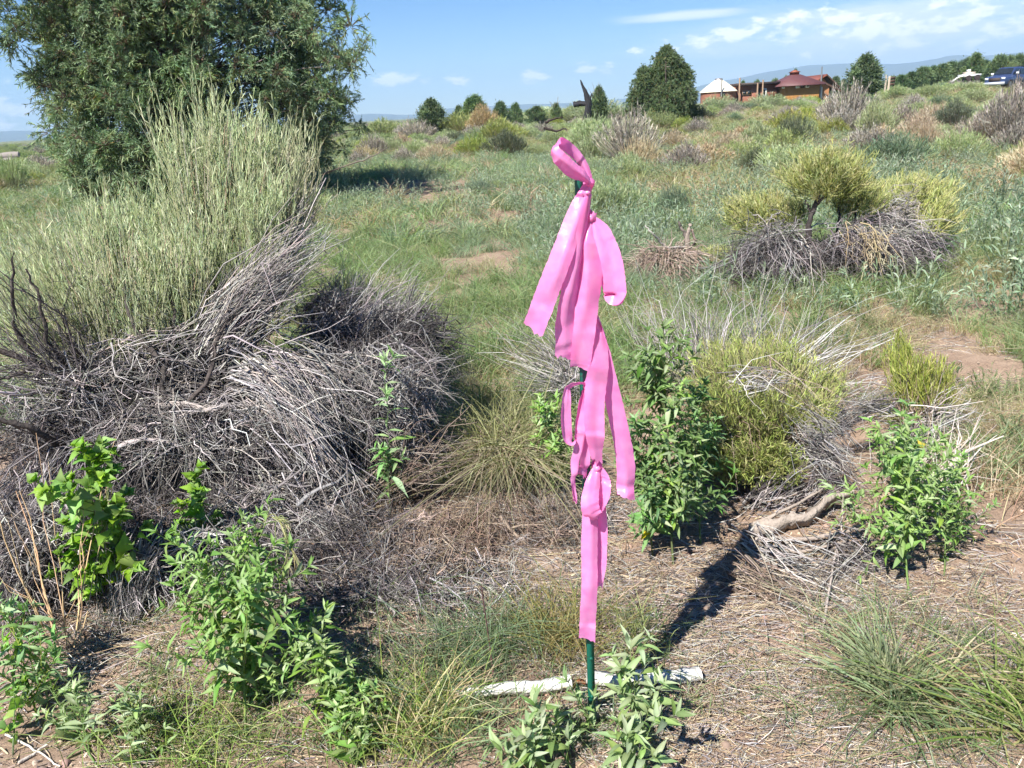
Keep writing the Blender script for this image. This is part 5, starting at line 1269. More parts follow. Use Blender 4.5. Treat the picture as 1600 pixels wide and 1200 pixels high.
# ---- the big rabbitbrush on the left
rg = np.random.default_rng(101)
root = thing('rabbitbrush', 'huge sprawling rabbitbrush with pale green plumes above tangled grey dead twigs, filling the left', 'shrub', (-1.45, 3.5, T(-1.45, 3.5)))
DK = (.075, .062, .056)
N0 = PX(245, 590, 3.45); N1 = PX(130, 600, 3.1); N2_ = PX(330, 560, 3.5)
limbs = [([G(245, 735), PX(262, 660, 3.0), PX(255, 590, 3.0), PX(275, 520, 3.1), PX(262, 450, 3.2)], .020, .006), ([PX(262, 655, 3.0), PX(320, 600, 2.95), PX(345, 520, 3.0), PX(400, 440, 3.1)], .013, .004),
         ([PX(110, 590, 3.02), PX(75, 530, 2.95), PX(62, 470, 2.95), PX(40, 420, 2.95)], .011, .003), ([PX(60, 570, 2.98), PX(10, 590, 2.9), PX(-30, 580, 2.88)], .009, .004), ([PX(245, 560, 3.0), PX(205, 500, 3.05), PX(190, 430, 3.1)], .010, .003),
         ([G(225, 720), PX(228, 620, 3.35), PX(236, 530, 3.4), PX(280, 470, 3.5), PX(330, 400, 3.6)], .028, .008),
         ([G(160, 730), PX(140, 660, 3.1), PX(118, 595, 3.05), PX(60, 570, 3.0), PX(-30, 535, 2.95)], .024, .008),
         ([PX(60, 570, 3.0), PX(28, 520, 2.98), PX(18, 450, 2.95), PX(22, 395, 2.95)], .010, .003),
         ([PX(236, 530, 3.4), PX(215, 450, 3.5), PX(180, 380, 3.6), PX(150, 310, 3.6)], .015, .004),
         ([PX(236, 560, 3.4), PX(300, 520, 3.3), PX(350, 440, 3.3), PX(395, 350, 3.4)], .014, .004),
         ([G(290, 700), PX(300, 640, 3.3), PX(330, 560, 3.4), PX(380, 480, 3.55), PX(430, 380, 3.7)], .018, .005),
         ([PX(245, 632, 2.95), PX(290, 630, 2.9), PX(330, 640, 2.85), PX(350, 633, 2.85)], .011, .006),
         ([G(120, 760), PX(80, 690, 2.8), PX(20, 660, 2.7), PX(-30, 650, 2.65)], .016, .006),
         ([PX(228, 620, 3.3), PX(170, 540, 3.3), PX(100, 450, 3.4), PX(60, 380, 3.5)], .012, .003),
         ([G(330, 730), PX(400, 660, 3.2), PX(450, 600, 3.3), PX(520, 540, 3.4)], .016, .005)]
for i, (p, a, b) in enumerate(limbs):
    c = DK if i != 11 else (.36, .31, .28)
    part_w('branch', limb(p, a, b, c, rg, 8, 5, .12, .004), M_BARK, root)
g = Geo()
F_ = [  # p0, p1, n, spread, droop, colours, branchlets
    ((335, 520, 3.1), (505, 375, 3.15), 360, .075, .10, GREY, 1),
    ((350, 550, 3.05), (480, 430, 3.1), 120, .09, .12, GREY, 1),
    ((390, 590, 2.95), (512, 685, 2.74), 420, .05, .26, GREY, 1),
    ((270, 560, 3.3), (330, 400, 3.5), 140, .15, .0, DARKGREY, 2),
    ((390, 500, 3.4), (490, 300, 3.7), 260, .06, .0, GREY, 1),
    ((130, 600, 3.05), (10, 420, 2.95), 110, .12, .0, DARKER, 2),
    ((110, 595, 3.0), (-40, 560, 2.9), 90, .09, .02, DARKER, 2),
    ((200, 500, 3.3), (80, 430, 3.3), 110, .08, .06, GREY, 1),
    ((250, 640, 3.05), (150, 720, 2.8), 90, .12, .1, GREY, 2),
    ((270, 640, 3.05), (260, 760, 2.75), 90, .15, .12, GREY, 2),
    ((360, 740, 2.9), (540, 850, 2.66), 120, .10, .10, GREY, 2),
    ((400, 790, 2.75), (560, 880, 2.5), 80, .12, .06, GREY, 1),
    ((230, 640, 3.0), (420, 630, 2.95), 70, .06, .05, GREY, 1),
    ((200, 570, 3.1), (390, 550, 3.1), 60, .10, .08, GREY, 2),
    ((160, 580, 3.2), (20, 640, 2.9), 90, .13, .08, GREY, 2),
    ((440, 560, 3.1), (600, 680, 2.9), 220, .09, .2, GREY, 1),
    ((420, 640, 3.0), (560, 790, 2.75), 220, .09, .18, GREY, 1)]
for p0, p1, n, sp, dr, cl, br in F_:
    fan(g, rg, PX(*p0), PX(*p1), n, sp, dr, .0016, cl, 5, .007, .05, .45, br)
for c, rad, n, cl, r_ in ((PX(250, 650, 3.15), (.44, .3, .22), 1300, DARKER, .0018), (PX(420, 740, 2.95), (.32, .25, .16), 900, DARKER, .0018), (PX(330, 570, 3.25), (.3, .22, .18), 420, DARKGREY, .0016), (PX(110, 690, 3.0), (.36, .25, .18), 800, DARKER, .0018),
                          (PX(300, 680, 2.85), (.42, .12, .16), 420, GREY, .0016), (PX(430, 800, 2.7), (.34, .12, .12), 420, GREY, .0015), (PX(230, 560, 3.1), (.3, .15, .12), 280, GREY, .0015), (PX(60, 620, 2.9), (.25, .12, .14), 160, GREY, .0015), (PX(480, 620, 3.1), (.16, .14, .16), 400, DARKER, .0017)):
    tangle(g, rg, c, rad, n, (.08, .30), cl, r_, (0, -.15, -.1), .85, .05, 2)  # inner twigs coloured darker to deepen the shade, paler grey ones in front
part_w('dead_twigs', g, M_TWIG, root, 'stuff')
g, gl = Geo(), Geo()
RABBITP = np.array([(.37, .43, .21), (.43, .48, .27), (.32, .39, .18), (.48, .51, .32), (.34, .41, .23)])
crown = [(PX(300, 410, 3.3), (.34, .2, .20), 520, PX(290, 560, 3.2), RABBITP), (PX(150, 420, 3.2), (.36, .2, .22), 520, PX(190, 590, 3.15), RABBITP), (PX(410, 350, 3.45), (.17, .2, .22), 300, N2_, RABBITP), 
         (PX(375, 290, 3.75), (.33, .40, .35), 1050, N2_, RABBITP), (PX(345, 225, 3.8), (.18, .25, .13), 320, N2_, RABBITP), (PX(180, 375, 3.6), (.38, .36, .22), 760, N0, RABBITP),
         (PX(120, 430, 3.6), (.36, .34, .26), 650, N0, RABBITP), (PX(255, 450, 3.7), (.45, .34, .2), 520, N0, RABBITP), (PX(440, 290, 3.8), (.16, .25, .20), 320, N2_, np.array([(.36, .37, .22), (.42, .40, .27), (.30, .33, .17)])),
         (PX(60, 500, 3.7), (.34, .3, .25), 380, N0, RABBITP), (PX(370, 215, 3.8), (.16, .2, .12), 240, N2_, RABBITP)]
for c, rad, n, node, cl in crown:
    tips, src = plume_tips(rg, c, rad, n, node)
    green_stems(g, gl, rg, tips, src, (.55, 1.0), 8, (.040, .0016), cl, .0015, .4, .34, np.array([(.50, .49, .36), (.42, .43, .27), (.36, .40, .22)]), .10)
    k_ = n // 12; j = rg.permutation(n)[:k_]; st = src[j]; nd = np.broadcast_to(np.asarray(node), (k_, 3))
    g.tubes(jitter_path(bez(nd + rg.normal(0, .05, (k_, 3)), (st + nd) / 2 + A(0, 0, -.05), st, 5), rg, .008), .0032 * np.linspace(1.3, .5, 5)[None], np.repeat(rcol(rg, GREY, k_)[:, None], 5, 1))
    # a few bleached stalks among the green ones
    nn = n // 9; tp = ellipsoid(rg, c, rad, nn, .4); S = tp + (np.asarray(node) - tp) * rg.uniform(.2, .5, (nn, 1))
    g.tubes(jitter_path(bez(S, (S + tp) / 2 - A(0, 0, .02), tp, 4), rg, .004), .0016 * np.linspace(1.2, .5, 4)[None], np.repeat(rcol(rg, np.array([(.52, .46, .33), (.48, .36, .25), (.55, .52, .42)]), nn)[:, None], 4, 1))
part_w('green_stems', g, M_SHRUB, root, 'stuff'); part_w('leaves', gl, M_SHRUB, root, 'stuff')

# ---- dark dead mound to the right of it
rg = np.random.default_rng(102)
b = G(600, 770)
root = thing('dead_shrub', 'dark grey mounded dead shrub with arching twigs beside the big rabbitbrush', 'shrub', b)
g = Geo()
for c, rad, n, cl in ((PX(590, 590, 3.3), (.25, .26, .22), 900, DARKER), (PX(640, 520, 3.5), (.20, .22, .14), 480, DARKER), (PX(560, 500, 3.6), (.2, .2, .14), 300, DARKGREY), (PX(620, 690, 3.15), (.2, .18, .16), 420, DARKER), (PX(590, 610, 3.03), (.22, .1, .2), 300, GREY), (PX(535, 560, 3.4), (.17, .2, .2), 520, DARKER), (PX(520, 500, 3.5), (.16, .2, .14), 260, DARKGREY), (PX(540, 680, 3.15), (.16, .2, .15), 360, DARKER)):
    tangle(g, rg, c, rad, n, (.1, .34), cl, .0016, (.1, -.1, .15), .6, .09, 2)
for p0, p1, n, sp, dr, cl in (((560, 540, 3.4), (660, 430, 3.7), 200, .09, .02, GREY), ((600, 560, 3.2), (680, 640, 3.0), 120, .08, .25, GREY), ((590, 590, 3.1), (570, 760, 2.95), 160, .06, .3, GREY),
                          ((560, 700, 3.1), (690, 560, 3.2), 60, .07, .1, GREY), ((640, 740, 3.0), (650, 560, 3.2), 100, .10, .02, GREY), ((520, 520, 3.6), (560, 420, 3.9), 200, .1, 0, GREY), ((500, 600, 3.3), (560, 450, 3.6), 200, .1, .02, GREY), ((520, 620, 3.2), (590, 560, 3.2), 160, .1, .1, GREY),
                          ((600, 760, 2.95), (700, 680, 2.9), 160, .08, .12, BROWNTWIG)):
    fan(g, rg, PX(*p0), PX(*p1), n, sp, dr, .0013, cl, 5, .006, .06, .45, 1)
part_w('dead_twigs', g, M_TWIG, root, 'stuff')
g, gl = Geo(), Geo()
green_stems(g, gl, rg, ellipsoid(rg, PX(560, 470, 3.8), (.34, .2, .15), 480, .3), PX(570, 620, 3.5), (.2, .5), 6, (.04, .0015), np.array([(.22, .26, .15), (.28, .31, .19)]))
g.v += gl.v; g.c += gl.c; g.f += [f + g.n for f in gl.f]; g.n += gl.n
part_w('green_stems', g, M_SHRUB, root, 'stuff')

# ---- dead twig heap in the lower left corner
rg = np.random.default_rng(103)
root = thing('twig_heap', 'heap of dark grey dead twigs drooping over the lower left edge', 'twigs', G(60, 960))
g = Geo()
for p0, p1, n, sp, dr, cl in (((110, 740, 2.7), (20, 990, 2.25), 200, .10, .16, DARKGREY), ((60, 730, 2.7), (-60, 930, 2.3), 200, .11, .16, DARKGREY), ((208, 860, 2.42), (192, 1015, 2.2), 240, .04, .15, GREY), ((240, 870, 2.42), (230, 980, 2.25), 120, .05, .12, GREY),
                          ((0, 800, 2.5), (140, 930, 2.35), 80, .08, .1, GREY), ((30, 850, 2.4), (-20, 1020, 2.15), 150, .07, .14, GREY)):
    fan(g, rg, PX(*p0), PX(*p1), n, sp, dr, .0014, cl, 5, .006, .06, .4, 2)
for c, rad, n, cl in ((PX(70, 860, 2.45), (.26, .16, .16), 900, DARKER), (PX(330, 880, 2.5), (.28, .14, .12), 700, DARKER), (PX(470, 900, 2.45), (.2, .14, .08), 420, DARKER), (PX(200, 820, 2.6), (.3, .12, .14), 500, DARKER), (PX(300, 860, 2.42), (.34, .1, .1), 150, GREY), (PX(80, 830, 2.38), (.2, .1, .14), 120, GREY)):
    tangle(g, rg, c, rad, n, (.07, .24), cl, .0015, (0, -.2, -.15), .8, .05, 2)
part_w('dead_twigs', g, M_TWIG, root, 'stuff')

# ---- low shrub right of the stake
rg = np.random.default_rng(104)
b = G(1170, 770)
root = thing('snakeweed_shrub', 'low spreading yellow green shrub with fine stems right of the stake', 'shrub', b)
g, gl = Geo(), Geo()
YG = np.array([(.30, .35, .10), (.36, .40, .13), (.25, .32, .085), (.41, .43, .18), (.36, .34, .17)])
nodeS = PX(1190, 730, 3.3)
for c, rad, n in ((PX(1130, 560, 3.55), (.20, .2, .13), 460), (PX(1205, 555, 3.7), (.22, .2, .13), 480), (PX(1275, 590, 3.6), (.16, .18, .10), 320), (PX(1120, 640, 3.1), (.14, .15, .14), 460), (PX(1185, 645, 3.15), (.16, .16, .14), 560), (PX(1255, 645, 3.2), (.15, .15, .12), 440),
                  (PX(1150, 715, 2.92), (.13, .12, .11), 420), (PX(1210, 722, 2.92), (.13, .12, .10), 420), (PX(1090, 700, 2.95), (.10, .12, .12), 260)):
    green_stems(g, gl, rg, ellipsoid(rg, c, rad, n, .2), nodeS, (.2, .55), 7, (.034, .0016), YG, .0012, .5, .5, BROWNTWIG * 1.1, .15)
part_w('green_stems', g, M_SHRUB, root, 'stuff'); part_w('leaves', gl, M_SHRUB, root, 'stuff')
g = Geo()
for p0, p1, n, sp, dr, cl in (((1310, 700, 3.0), (1240, 640, 2.9), 90, .05, .03, GREY), ((1270, 690, 3.0), (1350, 750, 2.85), 110, .05, .1, GREY), ((1240, 660, 3.2), (1340, 740, 2.9), 90, .05, .1, GREY),
                          ((1390, 630, 3.3), (1290, 660, 3.2), 110, .04, .05, GREY), ((1180, 790, 2.85), (1290, 730, 3.0), 160, .10, .05, DARKGREY), ((1250, 790, 2.85), (1330, 740, 2.95), 140, .09, .08, DARKGREY),
                          ((1190, 580, 3.4), (1300, 660, 3.1), 50, .08, .08, BROWNTWIG), ((1130, 660, 3.1), (1180, 740, 2.85), 50, .09, .08, BROWNTWIG), ((1150, 600, 3.2), (1240, 600, 3.2), 70, .06, .1, GREY)):
    fan(g, rg, PX(*p0), PX(*p1), n, sp, dr, .0014, cl, 5, .005, .04, .4, 1)
part_w('dead_twigs', g, M_TWIG, root, 'stuff')

rg = np.random.default_rng(105)
root = thing('rabbitbrush', 'small bright yellow green upright rabbitbrush tuft above a grey twig base, right side', 'shrub', G(1440, 690))
g, gl = Geo(), Geo()
for c, rad, n in ((PX(1430, 585, 3.5), (.11, .13, .13), 240), (PX(1405, 545, 3.6), (.07, .08, .11), 90), (PX(1465, 590, 3.5), (.09, .1, .12), 110)):
    green_stems(g, gl, rg, ellipsoid(rg, c, rad, n, .3), PX(1440, 710, 3.45), (.2, .6), 6, (.042, .0018), RABBITY, .0012, .5, .4)
part_w('green_stems', g, M_SHRUB, root, 'stuff'); part_w('leaves', gl, M_SHRUB, root, 'stuff')
g = Geo()
for p0, p1, n, sp, dr, cl in (((1430, 690, 3.4), (1490, 760, 3.1), 200, .08, .15, GREY), ((1440, 670, 3.4), (1520, 640, 3.4), 200, .08, .1, GREY), ((1420, 680, 3.3), (1400, 760, 3.0), 160, .07, .12, DARKGREY), ((1440, 690, 3.4), (1440, 560, 3.5), 160, .07, 0, BROWNTWIG)):
    fan(g, rg, PX(*p0), PX(*p1), n, sp, dr, .0013, cl, 5, .005, .04, .4, 1)
part_w('dead_twigs', g, M_TWIG, root, 'stuff')

# grey bundles of dead stems
def bundle(label, specs, seed, at, r=.0014):
    rg = np.random.default_rng(seed); root = thing('dead_stem_bundle', label, 'twigs', at); g = Geo()
    for p0, p1, n, sp, dr, cl, br in specs: fan(g, rg, PX(*p0), PX(*p1), n, sp, dr, r, cl, 5, .006, .05, .4, br)
    part_w('dead_twigs', g, M_TWIG, root, 'stuff')
bundle('pale grey fan of dead stems just left of the stake, behind the straw mound', [((905, 600, 3.9), (770, 520, 4.1), 160, .09, .0, GREY, 0), ((900, 610, 3.9), (800, 600, 3.8), 90, .07, .05, GREY, 0), ((890, 600, 3.9), (840, 500, 4.2), 140, .1, .0, GREY, 0)], 201, G(880, 640))
bundle('pale grey upright dead stems behind the leafy weed right of the stake', [((1060, 600, 4.2), (1000, 450, 4.9), 160, .16, .0, GREY, 1), ((1110, 590, 4.3), (1100, 450, 5.0), 170, .2, .0, GREY, 1), ((1180, 580, 4.4), (1170, 450, 5.1), 130, .2, .0, GREY, 1),
        ((1100, 600, 4.1), (1080, 480, 4.2), 60, .1, 0, DARKGREY, 1)], 202, G(1100, 600))
bundle('pale grey dead stems leaning right above the yellow green shrub', [((1180, 620, 3.8), (1370, 520, 4.3), 130, .13, .03, GREY, 0), ((1220, 600, 4.0), (1300, 490, 4.7), 90, .14, 0, GREY, 0), ((1270, 640, 3.6), (1400, 600, 3.8), 70, .08, .04, GREY, 0)], 203, G(1270, 620))
bundle('thick bleached stems fanning up right of the low leafy weed', [((1440, 790, 2.75), (1530, 680, 3.0), 60, .05, .02, np.array([(.55, .50, .44), (.48, .42, .36)]), 1), ((1460, 780, 2.8), (1490, 650, 3.1), 26, .05, 0, np.array([(.58, .53, .47)]), 0)], 204, G(1450, 800), .0026)
rg = np.random.default_rng(205); root = thing('twig_scatter', 'flattened tangle of grey brown twigs on the ground behind the white stick', 'twigs', G(780, 850)); g = Geo()
for c, rad, n, cl in ((G(800, 830) + A(0, 0, .03), (.36, .18, .05), 420, BROWNTWIG), (G(660, 860) + A(0, 0, .03), (.3, .22, .05), 420, BROWNTWIG), (G(580, 920) + A(0, 0, .03), (.28, .18, .05), 420, DARKGREY), (G(880, 820) + A(0, 0, .03), (.25, .15, .04), 260, GREY), (G(700, 920) + A(0, 0, .02), (.3, .2, .035), 260, GREY), (G(560, 850) + A(0, 0, .05), (.2, .2, .07), 320, DARKER)):
    tangle(g, rg, c, rad, n, (.08, .28), cl, .0013, (0, 0, 0), .9, .03, 2)
part_w('dead_twigs', g, M_TWIG, root, 'stuff')
bundle('swept pile of grey twigs in front of the driftwood log', [((1180, 860, 2.55), (1340, 960, 2.3), 200, .10, .02, GREY, 0), ((1330, 870, 2.5), (1230, 980, 2.25), 150, .08, .02, GREY, 0), ((1150, 900, 2.4), (1290, 990, 2.2), 200, .09, .02, BROWNTWIG, 0), ((1310, 860, 2.5), (1420, 900, 2.4), 160, .06, .03, DARKGREY, 0)], 206, G(1270, 920))

# ---- driftwood and loose sticks
def lying(name, label, pts, r0, r1, col, seed, mat=None, cat='branch', rough=.12, extra=()):
    rg = np.random.default_rng(seed); root = thing(name, label, cat, pts[0])
    part_w('wood', limb(pts, r0, r1, col, rg, 8, 5, rough, .002), mat or M_WOODGREY, root)
    for p, a, b in extra: part_w('twig', limb(p, a, b, col, rg, 6, 4, .1, .002), mat or M_WOODGREY, root)
DW = (.33, .275, .235)
up = lambda p, z: np.asarray(p) + A(0, 0, z)
lying('driftwood', 'gnarled grey brown fallen branch with twisted grain under the yellow green shrub',
      [up(G(1168, 842), .03), up(G(1200, 842), .04), up(G(1230, 832), .05), up(G(1262, 826), .045), up(G(1292, 806), .07), up(G(1330, 800), .09)], .032, .014, DW, 301, rough=.2,
      extra=[([up(G(1180, 850), .02), up(G(1240, 852), .025), up(G(1300, 850), .04), up(G(1345, 838), .05)], .012, .006),
             ([up(G(1172, 838), .05), up(G(1230, 815), .06), up(G(1290, 790), .09)], .009, .004),
             ([up(G(1190, 862), .012), up(G(1250, 868), .018), up(G(1320, 858), .03)], .008, .004)])
lying('stick', 'long thin pale stick rising diagonally across the driftwood', [up(G(1285, 985), .004), up(G(1300, 900), .05), PX(1314, 830, 2.62), PX(1318, 770, 2.66)], .006, .003, (.42, .36, .32), 302, cat='stick')
lying('stick', 'thin bent grey stick propped from the driftwood down to the right', [PX(1180, 815, 2.66), up(G(1230, 860), .03), up(G(1290, 895), .01), up(G(1330, 905), .008)], .0055, .003, (.40, .35, .31), 303, cat='stick')
lying('stick', 'pale tan stick lying flat just right of the lower ribbon', [up(G(935, 915), .006), up(G(965, 903), .009), up(G(1000, 907), .008), up(G(1050, 912), .006)], .006, .003, (.47, .37, .26), 304, cat='stick')
lying('stick', 'reddish tan stick lying on twigs left of the grass behind the white stick', [up(G(635, 922), .008), up(G(665, 938), .012), up(G(690, 948), .012), up(G(720, 956), .008)], .006, .004, (.42, .30, .20), 305, cat='stick')
lying('stick', 'short dark stick lying in the open dirt at the lower right', [up(G(1190, 1135), .005), up(G(1215, 1150), .01), up(G(1245, 1172), .006)], .0045, .003, (.16, .12, .10), 306, cat='stick', extra=[([up(G(1208, 1140), .006), up(G(1209, 1122), .012)], .003, .002), ([up(G(1224, 1150), .006), up(G(1226, 1126), .014)], .003, .002)])
lying('stick', 'white forked twig caught in the top of the yellow green shrub', [PX(1150, 585, 3.1), PX(1162, 604, 3.05), PX(1169, 622, 3.0), PX(1187, 638, 3.0), PX(1196, 652, 3.0)], .002, .001, (.62, .57, .50), 307, cat='stick', extra=[([PX(1158, 590, 3.1), PX(1185, 588, 3.08), PX(1204, 601, 3.05), PX(1238, 622, 3.0)], .0017, .0008)])
lying('stick', 'crossed pale stick lying in the bottom left corner litter', [up(G(10, 1150), .006), up(G(55, 1175), .008), up(G(95, 1200), .006)], .0035, .002, (.58, .52, .46), 308, cat='stick', extra=[([up(G(30, 1195), .007), up(G(75, 1168), .01)], .004, .003)])

# ---- leafy weeds, each with its own leaves
leafy_plant('goosefoot', 'large bushy green goosefoot with many lance leaves, bottom left foreground', G(385, 1150), PX(370, 868, 2.0), 401, 'goosefoot', 34, .30, .088, .016, .004, bangle=1.15, maxparts=295)
leafy_plant('goosefoot', 'smaller goosefoot leaning right of the big foreground one, at the edge of dark twigs', G(520, 1190), PX(488, 975, 1.9), 402, 'goosefoot', 14, .17, .082, .016, .003)
leafy_plant('goosefoot', 'low goosefoot with spreading leaves along the bottom edge, left of the grass', G(560, 1225), PX(548, 1120, 1.7), 403, 'goosefoot', 14, .17, .075, .016, .0026)
leafy_plant('goosefoot', 'narrow goosefoot with long leaves growing at the far left edge', G(60, 1130), PX(15, 955, 2.0), 404, 'slim', 12, .17, .10, .018, .003, stemcol=(.22, .30, .06))
leafy_plant('goosefoot', 'pale goosefoot leaning over litter in the bottom left corner', G(150, 1195), PX(85, 1085, 1.85), 405, 'sage', 12, .14, .075, .016, .0028)
leafy_plant('goosefoot', 'short pale goosefoot on the bottom edge left of the largest one', G(225, 1225), PX(200, 1120, 1.75), 406, 'sage', 12, .14, .072, .016, .0026)
leafy_plant('vine_weed', 'bright green plant with broad triangular leaves inside the grey twigs at left', G(165, 965), PX(140, 712, 2.28), 407, 'bright', 20, .21, .08, .03, .003, stemcol=(.20, .30, .05))
leafy_plant('vine_weed', 'small bright green broad leaved plant in shade among dark twigs', G(310, 870), PX(300, 740, 2.5), 408, 'bright', 9, .12, .065, .024, .0026, stemcol=(.16, .26, .05))
leafy_plant('weed_stalk', 'thin green leafy shoot rising through the dark dead mound', G(610, 810), PX(602, 560, 2.85), 409, 'slim', 6, .10, .10, .024, .0026, bangle=.7)
leafy_plant('goosefoot', 'tall dense leafy green weed standing right behind the stake', G(1052, 882), PX(1035, 500, 2.72), 410, 'goosefoot', 42, .24, .085, .018, .0045, bangle=1.0, maxparts=298, yellow=2)
leafy_plant('goosefoot', 'leafy weed filling the lower front of the tall one, with yellow leaves', G(1020, 870), PX(1000, 660, 2.58), 411, 'dark', 24, .2, .08, .018, .0036, yellow=4)
leafy_plant('goosefoot', 'leafy weed on the right flank of the tall one by the yellow green shrub', G(1095, 850), PX(1085, 610, 2.85), 412, 'dark', 22, .18, .08, .02, .0034)
leafy_plant('goosefoot', 'low spreading grey green weed with a yellow leaf, in front of bleached stems', G(1420, 925), PX(1400, 690, 2.55), 413, 'goosefoot', 30, .27, .078, .019, .0036, bangle=1.25, yellow=2)
leafy_plant('goosefoot', 'darker leafy weed under the bright rabbitbrush tuft at right', G(1410, 830), PX(1415, 650, 3.05), 414, 'dark', 16, .18, .08, .02, .003)
leafy_plant('goosefoot', 'grey green weed spreading right of the yellow leafed one', G(1475, 900), PX(1485, 745, 2.62), 415, 'goosefoot', 16, .2, .07, .019, .003)
leafy_plant('goosefoot', 'pale grey green weed standing in front of the white stick, right of the stake', G(1000, 1165), PX(985, 1012, 1.72), 416, 'sage', 8, .11, .095, .017, .003)
leafy_plant('goosefoot', 'pale grey green weed along the bottom edge below the stake, closest of all', G(960, 1255), PX(1025, 1120, 1.52), 417, 'sage', 8, .11, .095, .017, .003)
leafy_plant('goosefoot', 'pale weed arching left below the white stick', G(890, 1225), PX(770, 1165, 1.58), 418, 'sage', 8, .11, .10, .018, .0028, lift=.3)
leafy_plant('goosefoot', 'slender pale weed reaching up across the left white stick', G(900, 1215), PX(835, 1095, 1.6), 419, 'sage', 6, .08, .095, .018, .0026)
leafy_plant('goosefoot', 'thin pale weed sprig touching the foot of the stake', G(935, 1150), PX(885, 1062, 1.66), 420, 'sage', 4, .07, .06, .017, .0022)
leafy_plant('goosefoot', 'leafy green weed hidden behind the left ribbon loop', G(865, 770), PX(862, 640, 3.05), 421, 'goosefoot', 20, .18, .08, .02, .003)
leafy_plant('sage_sprig', 'drooping pale sage sprig lying at the right edge', G(1545, 850), PX(1500, 940, 2.32), 422, 'slim', 6, .08, .030, .008, .0022, stemcol=(.3, .35, .2), lift=-.3)
leafy_plant('goosefoot', 'small weed sprouting at the left edge above the corner litter', G(20, 1180), PX(25, 1010, 1.95), 423, 'bright', 5, .1, .05, .02, .0024)

# ---- grass clumps
GB = np.array([(.18, .25, .13), (.22, .29, .155), (.14, .205, .115), (.27, .32, .19)])
GG = np.array([(.21, .30, .075), (.25, .33, .09), (.17, .25, .06), (.33, .35, .14)])
def clump(name, label, base, specs, seed, group=None):
    rg = np.random.default_rng(seed); root = thing(name, label, 'grass', base, 0, group); g = Geo()
    for (b, n, h, sp, cl, w, lean, bias, bs, dry) in specs: grass_blades(g, rg, b, n if w > .0017 else int(n * .62), h, sp, cl, w if w > .0017 else w * 1.45, lean, 5, bias=bias, basespread=bs, drycol=dry)
    part_w('blades', g, M_GRASS, root, 'stuff')
b = G(1405, 1090)
clump('grass_clump', 'big blue green grass clump with spiky blades on open dirt, lower right', b,
      [(b, 240, .17, 1.5, GB, .0027, .6, (0, .1, 0), .035, (.36, .31, .24)), (b + A(-.03, .06, 0), 120, .26, .7, GB * 1.15, .0024, .3, (-.12, .3, 0), .03, (.35, .32, .25)), (b + A(.08, .02, 0), 130, .2, 1.3, STRAW, .0016, .7, (.35, -.1, 0), .04, None),
       (b + A(-.02, -.03, 0), 110, .18, 1.7, GB, .0026, .8, (-.15, -.4, 0), .03, None)], 501)
b = G(1635, 1110)
clump('grass_clump', 'bright green grass tuft cut by the right edge', b, [(b + A(.05, 0, 0), 220, .22, 1.1, GG, .0028, .5, (0, 0, 0), .07, (.3, .26, .15)), (b + A(-.12, -.05, 0), 130, .2, 1.4, GG, .0024, .7, (-.3, 0, 0), .06, None)], 502)
b = G(880, 1010)
clump('grass_clump', 'fine olive green grass clump just behind the stake foot', b, [(b, 520, .22, 1.1, np.array([(.20, .22, .065), (.25, .25, .10), (.16, .19, .06)]), .0010, .5, (0, .1, 0), .06, (.36, .28, .18)), (b + A(-.1, .03, 0), 240, .18, 1.2, GB, .0009, .6, (-.2, 0, 0), .07, None)], 503)
b = G(660, 1120)
clump('grass_clump', 'mixed green and straw grass in front of the left white stick', b, [(b + A(-.05, -.05, 0), 460, .17, 1.2, GG, .0011, .6, (0, 0, 0), .09, (.36, .3, .16)), (b + A(.1, -.05, 0), 240, .14, 1.3, GB, .0010, .7, (.1, 0, 0), .09, None), (b + A(.02, -.06, 0), 220, .22, 1.0, STRAW, .001, .6, (0, 0, 0), .07, None)], 504)
b = G(650, 1050)
clump('grass_clump', 'green fine leaved grass at the left end of the white stick', b, [(b, 420, .18, 1.1, GB * .9, .0010, .5, (0, 0, 0), .09, None), (b + A(.12, .08, 0), 300, .16, 1.1, np.array([(.13, .2, .09)]), .0009, .6, (0, 0, 0), .1, None)], 505)
b = G(760, 1040)
clump('feathery_weed', 'dark thin stalk with feathery green leaves crossing the left white stick', b, [(b + A(0, .03, 0), 360, .2, .9, np.array([(.12, .18, .085), (.15, .21, .10)]), .0008, .6, (0, 0, 0), .07, None)], 506)
rgq = np.random.default_rng(9); q = bpy.data.objects['feathery_weed']
part_w('stalk', limb([G(776, 1105), PX(768, 1030, 1.92), PX(756, 945, 1.96), PX(752, 915, 1.97)], .0026, .0016, (.10, .055, .05), rgq, 6, 5, .08), M_BARK, q)
part_w('stalk', limb([G(705, 1068), up(G(735, 1062), .03), up(G(775, 1066), .04)], .0012, .0008, (.14, .08, .06), rgq, 6, 4, .05), M_BARK, q)
b = G(800, 770)
clump('straw_mound', 'rounded mound of straw and green grass left of the stake at mid distance', b,
      [(b + A(0, .16, .04), 620, .42, .9, np.array([(.32, .37, .10), (.36, .40, .13), (.27, .33, .09)]), .0024, .5, (0, .1, 0), .11, (.45, .39, .26)), (b + A(-.04, .10, .14), 420, .27, 1.9, STRAW * 1.15, .0019, 1.0, (-.3, -.35, -.25), .08, None),
       (b + A(.03, .08, .16), 330, .27, 1.7, np.array([(.38, .40, .17), (.46, .45, .24)]), .0020, 1.0, (0, -.7, -.35), .08, None), (b + A(.12, .06, .06), 200, .26, 1.3, GG, .0021, .6, (.3, -.2, 0), .08, None), (b + A(-.14, .08, .02), 180, .3, 1.2, GG * 1.2, .0022, .6, (-.3, -.1, 0), .07, (.42, .36, .24))], 507)
b = G(1545, 760)
